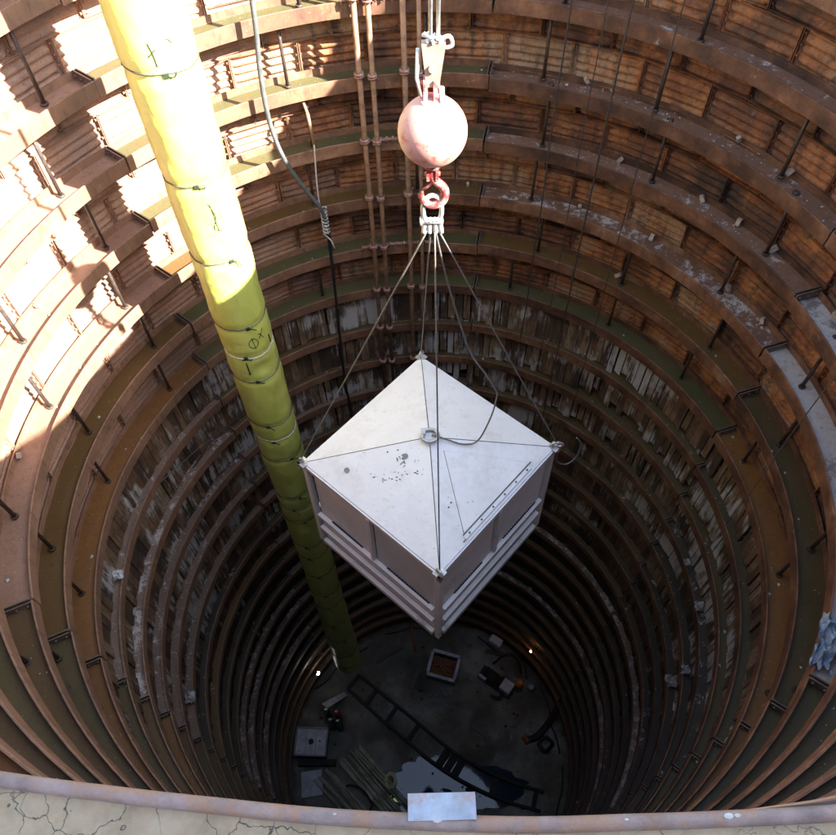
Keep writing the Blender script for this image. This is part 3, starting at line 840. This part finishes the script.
# local frame: corners at +-x and +-y on the diagonals -> square rotated by 45 degrees
Q45 = Matrix.Rotation(R(45), 3, 'Z')
cor = [Q45 @ Vector((hs * sx, hs * sy, 0)) for sx, sy in ((1, 1), (-1, 1), (-1, -1), (1, -1))]   # far, left, near, right
apex = Vector((0, 0, AP))
def bpart(name, mb, mats, parent=box, label=None):
    o = obj(name, mb, parent, mats=mats)
    if label: o['label'] = label
    return o
for i in range(4):
    a, b = cor[i], cor[(i + 1) % 4]
    nrm = (b - a).cross(apex - a).normalized()
    if nrm.z < 0: nrm = -nrm
    cen = (a + b + apex) / 3; ins = .0025
    T = []
    for p in (a, b, apex): T.append(p + (cen - p).normalized() * ins * 2.0)
    # subdivided triangular sheet with slight dishing and a turned down eave
    n = 14; mb = MB(); idx = {}
    for u in range(n + 1):
        for v in range(n + 1 - u):
            p = T[0] + (T[1] - T[0]) * (u / n) + (T[2] - T[0]) * (v / n)
            wgt = min(u, v, n - u - v) / n
            p = p + nrm * (.006 * noise.noise(p * 2.2 + Vector((i * 7, 0, 0))) * min(1, wgt * 6))
            idx[(u, v)] = len(mb.v); mb.v.append(tuple(p + nrm * .012))
    for u in range(n):
        for v in range(n - u):
            mb.f.append((idx[u, v], idx[u + 1, v], idx[u, v + 1])); mb.mi.append(0); mb.sm.append(True)
            if v < n - u - 1: mb.f.append((idx[u + 1, v], idx[u + 1, v + 1], idx[u, v + 1])); mb.mi.append(0); mb.sm.append(True)
    out = ((a + b) / 2).normalized(); o0 = T[0] + nrm * .012; o1 = T[1] + nrm * .012
    mb.add([o0, o1, o1 + Vector((0, 0, -.035)), o0 + Vector((0, 0, -.035))], [(0, 1, 2, 3)])
    bpart("roof_panel", mb, 'roof')
    mb = MB(); ds = ((cor[i] - apex)); mb.bar(apex * 1 + Vector((0, 0, .002)), cor[i] + Vector((0, 0, .002)), .009, .013); bpart("roof_seam", mb, 'seam')
# roof base so that gaps are dark, not open
mb = MB(); mb.add([c * .985 + Vector((0, 0, -.006)) for c in cor] + [apex + Vector((0, 0, -.006))], [(0, 1, 4), (1, 2, 4), (2, 3, 4), (3, 0, 4)]); bpart("roof_frame", mb, 'seam')
# triangular hatch on the near right roof slope (corners near=2, right=3)
a, b = cor[2], cor[3]; nrm = (b - a).cross(apex - a).normalized(); nrm = nrm if nrm.z > 0 else -nrm
def rp(u, v, h=.014): return a + (b - a) * u + (apex - a) * v + nrm * h
h0, h1, h2 = rp(.20, .09), rp(.77, .09), rp(.115, .83)
h2 = rp(.10, .80)
hat = MB(); ctr = (h0 + h1 + h2) / 3
hat.add([h0, h1, h2, h0 + nrm * .011, h1 + nrm * .011, h2 + nrm * .011], [(3, 4, 5), (0, 1, 4, 3), (1, 2, 5, 4), (2, 0, 3, 5)])
hatch = bpart("roof_hatch", hat, 'roof')
mb = MB()
for p, q in ((h0, h2), (h1, h2)): mb.tube([p + nrm * .002, q + nrm * .002], .0045, 5)
obj("hatch_gap", mb, hatch, mats='seam')
mb = MB(); e0, e1 = rp(.20, .055), rp(.77, .055); mb.bar(e0 + nrm * .008, e1 + nrm * .008, .05, .01, nrm); obj("hinge_leaf", mb, hatch, mats='roof')
mb = MB(); mb.bar(rp(.19, .083) + nrm * .012, rp(.78, .083) + nrm * .012, .012, .012, nrm)
for i in range(6):
    q = rp(.24 + .1 * i, .055) + nrm * .014; mb.tube([q, q + nrm * .01], .012, 6)
mb.bar(rp(.19, .035) + nrm * .006, rp(.78, .035) + nrm * .006, .01, .012, nrm)
obj("hinge_pin", mb, hatch, mats='seam')
# round vents, scuffs
a, b = cor[1], cor[2]; nl = (b - a).cross(apex - a).normalized(); nl = nl if nl.z > 0 else -nl
def lp_(u, v, h=.014): return a + (b - a) * u + (apex - a) * v + nl * h
for (u, v, r) in ((.13, .22, .034), (.11, .70, .034)):
    mb = MB(); q = lp_(u, v); mb.tube([q, q + nl * .008], r, 16); bpart("vent_plug", mb, 'greysteel')
mb = MB()
random.seed(3)
for i in range(22):
    u = .24 + random.uniform(-.05, .05); v = .32 + .33 * random.random()
    q = lp_(u, v); d = ((b - a) * random.uniform(-.3, .6) + (apex - a) * random.uniform(-.1, .9)).normalized() * random.uniform(.008, .035)
    mb.bar(q, q + d, random.uniform(.004, .014), .0025, nl)
for i in range(14):
    u = .12 + random.uniform(-.03, .06); v = .62 + .12 * random.random(); q = lp_(u, v)
    d = Vector((random.uniform(-1, 1), random.uniform(-1, 1), 0)).normalized() * random.uniform(.01, .05); mb.bar(q, q + d, random.uniform(.004, .016), .0025, nl)
bpart("scuff_marks", mb, 'seam')
mb = MB()
for u, v in ((.05, .62), (.05, .70), (.24, .65), (.52, .60), (.55, .55)): 
    q = rp(u, v); mb.ball(q, .012, 8, 6, (1, 1, .3))
bpart("rivet", mb, 'seam')
# apex ring fitting
mb = MB(); mb.tube(spline([(-.09, -.05, AP + .05), (0, -.09, AP + .045), (.1, -.04, AP + .05), (.07, .06, AP + .055), (-.05, .07, AP + .05), (-.09, -.05, AP + .05)], 5), .022, 8)
mb.box((0, 0, AP + .015), (.16, .16, .03), Q45); mb.box((-.07, .05, AP + .05), (.05, .08, .05))
bpart("apex_fitting", mb, 'galv')
# side frames
zb = -H_
for i in range(4):   # corner posts
    c = cor[i] * .985; mb = MB(); mb.hexa([Vector((c.x, c.y, 0)) * (1.02 if s == 0 else 1) + Q45 @ Vector((dx * .035, dy * .035, 0)) + Vector((0, 0, z)) for s, z in ((0, zb), (1, -.03)) for dx, dy in ((-1, -1), (1, -1), (1, 1), (-1, 1))])
    bpart("corner_post", mb, 'box')
for i in range(4):
    a, b = cor[i] * .985, cor[(i + 1) % 4] * .985
    n_ = ((a + b) / 2).normalized(); t_ = (b - a).normalized()
    def W_(u, z, o_=0):   # point on the side
        s = 1 + .02 * (-z / H_)
        p = a * s + (b - a) * s * u; return Vector((p.x, p.y, z)) + n_ * o_
    mb = MB(); mb.bar(W_(.02, -.045, .015), W_(.98, -.045, .015), .05, .07); bpart("top_rail", mb, 'box')
    for zz, th, nm, oo in ((-1.25, .055, "middle_rail", .02), (-1.62, .05, "lower_rail", .022), (zb + .05, .10, "bottom_rail", .018)):
        mb = MB(); mb.bar(W_(.03, zz, oo), W_(.97, zz, oo), .06, th); bpart(nm, mb, 'box')
    mb = MB(); mb.bar(W_(.5, -.08, .012), W_(.5, -1.225, .012), .06, .045, t_); bpart("mid_post", mb, 'box')
    # corrugated infill of narrow vertical ribs; its left half is flat on the near left side
    for hhalf in (0, 1):
        u0, u1 = (.035, .485) if hhalf == 0 else (.515, .965)
        mb = MB(); M_ = 44 
        amp = .020 if not (i == 1 and hhalf == 0) else .0015
        for j in range(M_ + 1):
            u = u0 + (u1 - u0) * j / M_
            o_ = -.022 + (amp if j % 2 else -amp)
            mb.v.append(tuple(W_(u, -.08, o_))); mb.v.append(tuple(W_(u, -1.27, o_)))
        for j in range(M_): mb.f.append((2 * j, 2 * j + 2, 2 * j + 3, 2 * j + 1)); mb.mi.append(0); mb.sm.append(False)
        bpart("side_panel", mb, 'box_panel')
    mb = MB(); mb.add([W_(.03, -1.24, -.02), W_(.97, -1.24, -.02), W_(.97, -1.62, -.02), W_(.03, -1.62, -.02)], [(0, 1, 2, 3)])
    bpart("skirt_panel", mb, 'box_panel')
    mb = MB(); mb.add([W_(.03, -1.62, -.03), W_(.97, -1.62, -.03), W_(.97, zb, -.03), W_(.03, zb, -.03)], [(0, 1, 2, 3)])
    bpart("skirt_panel", mb, 'box_panel')
    if i in (1, 2):
        for u0, u1 in ((.14, .40), (.60, .93)):
            mb = MB(); mb.bar(W_(u0, -1.205, -.002), W_(u1, -1.22, -.002), .02, .015); bpart("drip_gap", mb, 'dark')
    mb = MB()   # dark worn rubbing strip at the foot
    for j in range(24):
        u = .04 + .92 * j / 24; mb.bar(W_(u, zb - .02, .012), W_(u + .036, zb - .02, .012), .07, .05 + .012 * random.random())
    bpart("base_strip", mb, 'dark')
mb = MB(); mb.hexa([Vector((c.x * .93, c.y * .93, z)) for z in (zb - .01, zb + .03) for c in cor]); bpart("base_plate", mb, 'dark')
for i in range(4):
    c = cor[i]; mb = MB(); d = c.normalized()
    mb.box(c * 1.0 + Vector((0, 0, .01)), (.12, .12, .02), Q45)
    mb.tube(spline([c + d * .02 + Vector((0, 0, 0)), c + d * .07 + Vector((.03, 0, .05)), c + d * .02 + Vector((0, 0, .11)), c - d * .03 + Vector((-.03, 0, .05)), c + d * .02], 4), .017, 8)
    mb.box(c + d * .05 + Vector((0, 0, -.03)), (.05, .05, .10), Q45)
    bpart("lifting_eye", mb, 'galv')
# slings (world coordinates)
top = Vector((BX, 0, -3.0))
M_ = Matrix.Translation(BXC) @ Matrix.Rotation(YAW, 4, 'Z')
nmz = ["far", "left", "near", "right"]
for i in range(4):
    e = M_ @ (cor[i] * 1.01 + Vector((0, 0, .1)))
    mb = MB(); P = [top + Vector(((-.04, -.015, .02, .05)[(1, 0, 2, 3)[i]], 0, 0))]
    mid = (P[0] + e) / 2 + Vector((0, 0, -.01)); P += [mid, e]
    mb.tube(spline(P, 6), .0075, 6)
    tag(obj("lifting_sling", mb, mats='wire'), "taut wire sling from the shackle to the container's %s corner" % nmz[i], "sling", "slings holding the container")
mb = MB(); mb.tube(spline([(.07, 0, -2.98), (.21, 0, -3.71), (.43, 0, -4.57), (.66, .2, -5.25), (.80, .25, -5.62), (.81, .24, -5.75), (.74, .1, -5.95), (.60, -.02, -6.24), (.42, -.06, -6.25), (.22, -.03, -6.18), (.05, 0, -6.12)], 8), .010, 6)
tag(obj("slack_sling", mb, mats='wire'), "slack wire sling looping down onto the roof apex of the container", "sling")
e = M_ @ (cor[3] * 1.02)
mb = MB(); mb.tube(spline([e + Vector(q) for q in ((0, 0, .03), (.03, -.02, -.28), (.17, -.0, -.42), (.30, .05, -.33), (.33, .1, -.1), (.26, .12, .02))], 7), .012, 6)
tag(obj("tag_line", mb, mats='wire'), "short curled rope dangling from the container's right corner", "rope")

# ------------------------------------------------------------------ rubbish on the ring webs
random.seed(11)
def crumple(name, size, mat, n=9, seed=0, flat=.4):
    mb = MB(); 
    for i in range(n + 1):
        for j in range(n + 1):
            p = Vector((i / n - .5, j / n - .5, 0)); q = p * 3 + Vector((seed, 0, 0))
            mb.v.append(((p.x + .12 * noise.noise(q * 2)) * size[0], (p.y + .12 * noise.noise(q * 2 + Vector((5, 5, 5)))) * size[1], flat * size[0] * (noise.noise(q * 1.7 + Vector((0, 9, 0))) + .5 * random.random())))
    for i in range(n):
        for j in range(n): mb.f.append((i * (n + 1) + j, (i + 1) * (n + 1) + j, (i + 1) * (n + 1) + j + 1, i * (n + 1) + j + 1)); mb.mi.append(0); mb.sm.append(False)
    return mb.mesh(name, mat)
o = obj("plastic_sheet", crumple("plastic_sheet", (.22, .60), 'blueplastic', 12, 3, .45), loc=cyl(4.70, R(122.5), ringz(3) + .12), rz=R(-32))
tag(o, "crumpled pale blue plastic sheet lying on the ring beam at right", "plastic sheet")
o = obj("white_rag", crumple("white_rag", (.16, .14), 'white', 6, 8, .7), loc=cyl(4.72, R(266), ringz(6) + .12), rz=.3)
tag(o, "small white rag stuck on a ring beam at the left wall", "rag")
for az_, k_, sz, lab in ((104, 9, .10, "pale cement lump on the lower right wall, upper one of the close pair"), (103, 10, .13, "pale cement lump on the lower right wall, lower one of the close pair"), (94, 8, .10, "pale cement lump on the right wall, above the close pair"), (-104, 10, .13, "pale cement lump low on the left wall, left of the duct foot"), (84, 8, .08, "pale cement lump on the right wall, topmost of the four there")):
    o = obj("cement_lump", crumple("cement_lump", (sz * 1.6, sz * 1.5), 'crumb', 6, az_, .8), loc=cyl(4.70, R(az_), ringz(k_) + .11), rz=-R(az_))
    tag(o, lab, "cement lump", "cement lumps stuck on the rings")
mb = MB()
for i in range(300):
    k = random.choice([-1, 0, 1, 2, 2, 3, 3, 3, 4, 4, 5, 5, 6, 6, 7, 7, 8, 8, 9, 10, 11, 12, 13, 14])
    a = R(random.uniform(-110, 130)); r = random.choice([4.69, 4.72, 4.78, 4.85, 4.92]); s = random.choice([.006, .008, .011, .014, .022])
    mb.ball(cyl(r, a, ringz(k) + .008 + s * .3), s, 6, 4, (1, 1.3, .6), .25)
for i in range(700):
    if random.random() < .62: k = random.choice([0, 1, 2, 3, 3]); a = R(random.gauss(random.choice([25, 38, 50, 62]), 6)); r = min(5.0, random.gauss(4.90, .06))
    else: k = random.choice([6, 7, 8, 9, 10]); a = R(random.gauss(random.choice([-75, -92, -105, 60, 85]), 6)); r = min(4.8, random.gauss(4.74, .04))
    s = random.choice([.004, .005, .007, .010]); mb.ball(cyl(max(4.69, r), a, ringz(k) + .008), s, 5, 4, (1.2, 1.2, .6), .3)
o = obj("concrete_crumbs", mb, mats='crumb'); o['kind'] = 'stuff'; o['label'] = "white concrete crumbs scattered over the ring beam webs"
spots = [(52, 1, 'wood'), (57, 2, 'wood'), (50, 2, 'wood'), (64, 2, 'wood'), (44, 3, 'wood'), (68, 3, 'wood'), (60, 3, 'wood'), (35, 2, 'wood'), (27, 1, 'wood'), (40, 4, 'wood'), (9, 3, 'wood'), (5, 0, 'wood'), (61, 1, 'wood'), (-72, 2, 'wood'), (-64, 3, 'wood'), (-90, 3, 'wood'), (30, 3, 'wood'), (78, 2, 'wood')]
where = {0: "near the top edge", 1: "on the ring above the crane ball", 2: "on the ring behind the crane ball", 3: "on the ring behind the crane hook", 4: "on the ochre ring below the hook"}
spots.sort()
for wi, (az, k, mt) in enumerate(spots):
    s = random.uniform(.8, 1.3)
    mb = MB(); mb.box((0, 0, 0), (.05 * s, .05, .09 * s), Matrix.Rotation(random.uniform(-.9, .9), 3, 'Y') @ Matrix.Rotation(random.uniform(-.6, .6), 3, 'X'))
    o = obj("timber_wedge", mb, loc=cyl(4.96, R(az), ringz(k) + .07), rz=-R(az) + random.uniform(-.5, .5), mats=mt)
    tag(o, "timber wedge %s, %s from the left" % (where[k], ORD[wi]), "wedge", "timber wedges behind the ring beams")

# ------------------------------------------------------------------ shaft bottom
random.seed(5)
ladder = thing("rail_track", "dark narrow track with rungs running from the duct foot across the floor", "track", (-2.7, 2.6, ZF))
RLp = spline([(-2.93, 2.33, 0), (-2.04, 1.55, 0), (-1.04, .72, 0), (0, -.12, 0), (1.07, -.8, 0), (2.32, -1.38, 0), (3.62, -1.77, 0)], 4)
RRp = spline([(-2.55, 2.83, 0), (-1.62, 2.1, 0), (-.62, 1.3, 0), (.42, .42, 0), (1.42, -.25, 0), (2.55, -.8, 0), (3.8, -1.2, 0)], 4)
for P in (RLp, RRp):
    mb = MB()
    for p, q in zip(P[:-1], P[1:]): mb.bar(Vector((p.x, p.y, .16)), Vector((q.x, q.y, .16)), .09, .14)
    part("rail", mb, ladder, (0, 0, ZF), mats='dark')
for i in (0, 3, 6, 9, 13, 14, 15, 19, 23):
    p, q = RLp[i], RRp[i]; mb = MB(); mb.bar(Vector((p.x, p.y, .05)), Vector((q.x, q.y, .05)), .14 if i not in (13, 14, 15) else .26, .1)
    part("sleeper", mb, ladder, (0, 0, ZF), mats='dark')
# open steel skip with rusty scrap
t = thing("steel_skip", "open grey steel skip holding rusty scrap below the container", "skip", (.59, 2.97, ZF), rz=R(-17))
a_, b_, h_ = .5, .44, .55
for nm, c, d in (("skip_side", (0, b_, h_ / 2), (2 * a_ + .08, .06, h_)), ("skip_side", (0, -b_, h_ / 2), (2 * a_ + .08, .06, h_)), ("skip_side", (a_, 0, h_ / 2), (.06, 2 * b_ - .07, h_)), ("skip_side", (-a_, 0, h_ / 2), (.06, 2 * b_ - .07, h_))):
    mb = MB(); mb.box(c, d); obj(nm, mb, t, mats='greysteel')
mb = MB(); mb.box((0, 0, .05), (.9, .78, .06))
for i in range(30): mb.bar((random.uniform(-.4, .4), random.uniform(-.35, .35), random.uniform(.12, .3)), (random.uniform(-.4, .4), random.uniform(-.35, .35), random.uniform(.12, .34)), .06, .05)
obj("scrap_fill", mb, t, mats='rustfill')
mb = MB(); mb.bar((-a_, b_ * 0 - b_, h_ + .02), (a_, -b_, h_ + .02), .11, .05); mb.bar((-a_, b_, h_ + .02), (a_, b_, h_ + .02), .11, .05)
mb.bar((-a_, -b_ + .07, h_ + .02), (-a_, b_ - .07, h_ + .02), .11, .05); mb.bar((a_, -b_ + .07, h_ + .02), (a_, b_ - .07, h_ + .02), .11, .05)
obj("skip_rim", mb, t, mats='lid')
# pale tank
t = thing("settling_tank", "pale square tank with central hole at the left foot of the wall", "tank", (-4.07, .47, ZF), rz=R(-3))
mb = MB(); mb.box((0, 0, .33), (1.02, .84, .60)); obj("tank_body", mb, t, mats='greysteel')
for i in range(3):
    mb = MB(); mb.box((-.34 + .34 * i, 0, .655), (.325, .84, .045)); obj("lid_plate", mb, t, mats='lid')
mb = MB(); mb.tube([(0, 0, .68), (0, 0, .70)], .09, 16); obj("lid_hole", mb, t, mats='dark')
mb = MB(); mb.tube([(.3, .02, .68), (.3, .02, .70)], .035, 10); mb.tube([(-.38, -.3, .68), (-.38, -.3, .70)], .025, 8); mb.tube([(.02, -.28, .68), (.02, -.28, .69)], .02, 8); obj("lid_port", mb, t, mats='dark')
mb = MB()
for p, q in (((-.53, -.44), (.53, -.44)), ((.53, -.44), (.53, .44)), ((.53, .44), (-.53, .44)), ((-.53, .44), (-.53, -.44))): mb.bar((p[0], p[1], .70), (q[0], q[1], .70), .05, .06)
obj("lid_rim", mb, t, mats='greysteel')
# timber block beneath tank, slab
mb = MB(); mb.box((0, 0, .14), (1.3, .2, .28)); tag(obj("timber_block", mb, loc=(-3.9, -.12, ZF), rz=-.02, mats='dark'), "dark timber baulk lying beside the pale tank", "timber")
mb = MB(); mb.box((0, 0, .06), (.7, .8, .12)); tag(obj("concrete_slab", mb, loc=(-4.05, -.75, ZF), rz=.1, mats='lid'), "grey concrete slab piece near the foot of the bar bundle", "slab")
# bars
for i in range(26):
    u = i / 25; f2 = (u * 13) % 1
    x0 = -3.95 + 1.5 * u + random.uniform(-.06, .06); y0 = -.72 + 1.12 * u + random.uniform(-.12, .12) - (.35 if .35 < u < .5 else 0)
    L = 3.0 + random.uniform(-.2, .3); an = R(-47 + random.uniform(-2.5, 2.5) + 3 * (1 - u))
    mb = MB(); z = .1 + .045 * (i % 3) + random.uniform(0, .05); mb.tube([(0, 0, z), (math.cos(an) * L, math.sin(an) * L, z + random.uniform(-.02, .03))], .035, 8)
    o = tag(obj("steel_bar", mb, loc=(x0, y0, ZF), mats='timberbar'), "%s pale bar from the left end of the bundle lying on the shaft floor" % (ORD + ["twenty-fourth", "twenty-fifth", "twenty-sixth"])[i], "bar", "long pale bars lying in a bundle on the floor")
mb = MB(); mb.tube(spline([(-2.9, -.95, .05), (-2.75, -.85, .3), (-2.3, -1.0, .33), (-2.0, -1.4, .3), (-2.05, -1.6, .1)], 5), .03, 6); tag(obj("binding_strap", mb, loc=(0, 0, ZF), mats='dark'), "dark strap looped over the bundle of pale bars", "strap")
# coil
mb = MB(); hp = []
for i in range(140):
    a = i * .3; r = .16 + .035 * math.sin(i * .17); hp.append((r * math.cos(a), r * 1.3 * math.sin(a), .08 + .0012 * i + .02 * math.sin(i * .9)))
mb.tube(hp, .018, 6)
tag(obj("hose_coil", mb, loc=(-1.36, -.72, ZF), mats='yellow'), "pale yellow coil of hose at the puddle edge", "hose coil")
for (x, y, mt, lab) in ((-3.54, 1.38, 'green', "green gas bottle nearest the left wall"), (-3.38, 1.05, 'green', "green gas bottle nearest the pale tank"), (-3.18, 1.3, 'red', "red gas bottle topmost of the cluster"), (-3.12, 1.0, 'green', "green gas bottle nearest the floor's middle")):
    t = thing("gas_bottle", lab, "gas bottle", (x, y, ZF), "gas bottles standing by the tank")
    mb = MB(); mb.tube([(0, 0, 0), (0, 0, 1.0), (0, 0, 1.12), (0, 0, 1.2)], .115, 14, rs=[.115, .115, .09, .04]); obj("bottle_body", mb, t, mats=mt)
    mb = MB(); mb.tube([(0, 0, 1.2), (0, 0, 1.29)], .03, 8); mb.box((0, 0, 1.30), (.1, .03, .03)); obj("valve", mb, t, mats='galv')
# leaning sheet/pole
mb = MB(); mb.hexa([(-3.75, 1.66, .9), (-3.55, 1.5, .9), (-3.52, 1.52, .86), (-3.72, 1.68, .86), (-3.08, 2.2, .2), (-2.94, 2.08, .2), (-2.92, 2.1, .16), (-3.06, 2.22, .16)])
tag(obj("leaning_board", mb, loc=(0, 0, ZF), mats='lid'), "narrow pale board leaning below the duct foot", "board")
# lamps
def lamp(loc, mat, label, power, col, r):
    t = thing("work_lamp", label, "lamp", loc)
    d = -Vector((loc[0], loc[1], 0)).normalized()
    az = math.atan2(d.y, d.x) - math.pi / 2
    mb = MB(); mb.box((0, -.05, 0), (r * 2.2, .08, r * 1.8), Matrix.Rotation(az, 3, 'Z')); obj("lamp_body", mb, t, mats='dark')
    mb = MB(); mb.ball((d.x * .07, d.y * .07, 0), r, 12, 8, (1, 1, .8)); obj("lamp_glass", mb, t, mats=mat)
    l = bpy.data.lights.new("lamp_light", 'POINT'); l.energy = power; l.color = col; l.shadow_soft_size = .06
    lo = bpy.data.objects.new("lamp_light", l); COL.objects.link(lo); lo.parent = t; lo.location = d * .25
lamp((-3.78, 2.33, -24.1), 'lampglow', "bright white work lamp at the left wall below the duct foot", 0.3, (1, .93, .82), .06)
lamp((3.62, 2.91, -24.2), 'orangeglow', "small orange lamp glowing on the right wall near the floor", 0.2, (1, .42, .12), .04)
mb = MB(); mb.box((0, 0, 0), (.4, .25, .32)); mb.box((0, 0, .18), (.44, .28, .03)); tag(obj("junction_box", mb, loc=(2.5, 3.6, -25.4), rz=R(-35), mats='lid'), "small pale grey cabinet on the far wall above the floor", "cabinet")
# machine
t = thing("pump_unit", "low dark pump machine with a pale housing on the far right floor", "pump", (2.5, 2.45, ZF), rz=R(-38))
mb = MB(); mb.box((0, 0, .1), (1.35, .5, .08)); mb.box((-.3, .22, .2), (.5, .06, .2)); obj("skid", mb, t, mats='dark')
mb = MB(); mb.tube([(-.5, 0, .35), (.1, 0, .35)], .2, 14); mb.tube([(.1, 0, .35), (.2, 0, .35)], .26, 14); obj("motor", mb, t, mats='dark')
mb = MB(); mb.box((.42, 0, .35), (.4, .42, .4)); obj("pump_housing", mb, t, mats='lid')
mb = MB(); mb.box((-.48, -.22, .28), (.3, .1, .3)); obj("control_box", mb, t, mats='lid')
mb = MB(); mb.tube(spline([(.4, -.2, .3), (.4, -.45, .2), (.1, -.5, .06)], 4), .06, 8); obj("outlet_pipe", mb, t, mats='dark')
mb = MB(); mb.tube(spline([(2.4, 3.0, .5), (2.9, 3.2, .9), (3.3, 3.0, .7), (3.4, 2.7, .3)], 6), .04, 8); tag(obj("loop_hose", mb, loc=(0, 0, ZF), mats='blackcable'), "black hose arching behind the pump on the floor", "hose")
mb = MB(); mb.tube([(0, 0, 0), (0, 0, .7), (0, 0, .78)], .15, 14, rs=[.15, .15, .06]); tag(obj("orange_drum", mb, loc=(3.3, 2.25, ZF), mats='orange'), "small orange drum right of the pump", "drum")
mb = MB(); mb.tube([(0, 0, 0), (0, 0, .35)], .11, 12, rs=[.09, .12]); mb.ball((0, 0, .35), .1, 10, 6, (1, 1, .3)); tag(obj("blue_bucket", mb, loc=(3.72, 2.2, ZF), mats='blueplastic'), "small pale blue bucket against the right wall foot", "bucket")
# long arm (drilling hose) at the right wall
t = thing("suction_hose", "bulky dark suction hose sagging from the right wall to the floor", "hose", (4.1, .6, ZF))
mb = MB(); mb.tube(spline([(4.75, 1.7, 1.8), (4.5, 1.35, .9), (4.2, .95, .35), (3.75, .55, .14), (3.4, .45, .12)], 6), .11, 10); part("hose_body", mb, t, (0, 0, ZF), mats='dark')
mb = MB(); mb.tube(spline([(4.3, .3, .1), (4.0, .05, .25), (3.8, .3, .25), (4.05, .5, .25), (4.3, .3, .2)], 6), .06, 8); part("hose_loop", mb, t, (0, 0, ZF), mats='blackcable')
mb = MB(); mb.tube([(3.45, .5, .12), (3.3, .42, .12)], .15, 12); part("strainer", mb, t, (0, 0, ZF), mats='rustfill')
mb = MB(); mb.tube([(0, 0, 0), (.15, -1.1, .1)], .05, 8); tag(obj("timber_prop", mb, loc=(-.6, 4.7, ZF + .15), mats='rustfill'), "short rusty prop lying under the container at the far floor edge", "prop")
for i, (x, y, L, a, lab) in enumerate(((-1.9, 3.3, 1.1, .5, "short dark plank near the far left wall foot"), (1.6, .9, .7, -.6, "short dark plank in the middle of the open floor"), (3.0, .9, .6, .9, "short dark plank before the suction hose"), (-.6, 2.3, .8, 1.2, "short dark plank left of the skip"), (2.2, 3.6, .9, -.2, "short dark plank below the cabinet"))):
    mb = MB(); mb.bar((0, 0, .08), (L * math.cos(a), L * math.sin(a), .10), .14, .05)
    tag(obj("plank", mb, loc=(x, y, ZF), mats='rod'), lab, "plank", "loose planks on the shaft floor")
# lumps of debris on the floor
mb = MB()
for i in range(130):
    a = random.uniform(0, 6.28); r = 4.9 * math.sqrt(random.random()); s = random.choice([.015, .02, .03, .04, .05]); mb.ball((r * math.cos(a), r * math.sin(a), ZF + .02), s, 6, 4, (1.2, 1, .6), .25)
o = obj("floor_rubble", mb, mats='soil'); o['kind'] = 'stuff'
mb = MB()
for i in range(26):
    x = random.gauss(1.1, .4); y = random.gauss(-1.15, .12); s = random.choice([.03, .04, .06, .09]); mb.ball((x, y, ZF + .01), s, 6, 4, (1.3, 1, .3), .3)
o = obj("puddle_debris", mb, mats='soil'); o['kind'] = 'stuff'
# loose dark junk tucked against the foot of the wall (cables)
for i in range(5):
    a0 = R([-60, -20, 25, 60, 95][i]); P = [cyl(4.6 + random.uniform(-.2, .15), a0 + R(6 * j), ZF + .06 + random.uniform(0, .1)) for j in range(6)]
    mb = MB(); mb.tube(spline(P, 4), .03, 6); tag(obj("floor_cable", mb, mats='blackcable'), "black cable at the foot of the shaft wall, %s" % ["beneath the work lamp", "far side left of the skip", "behind the cabinet", "under the orange lamp", "beside the suction hose"][i], "cable", "black cables along the wall foot")
print("objects", len(bpy.data.objects))
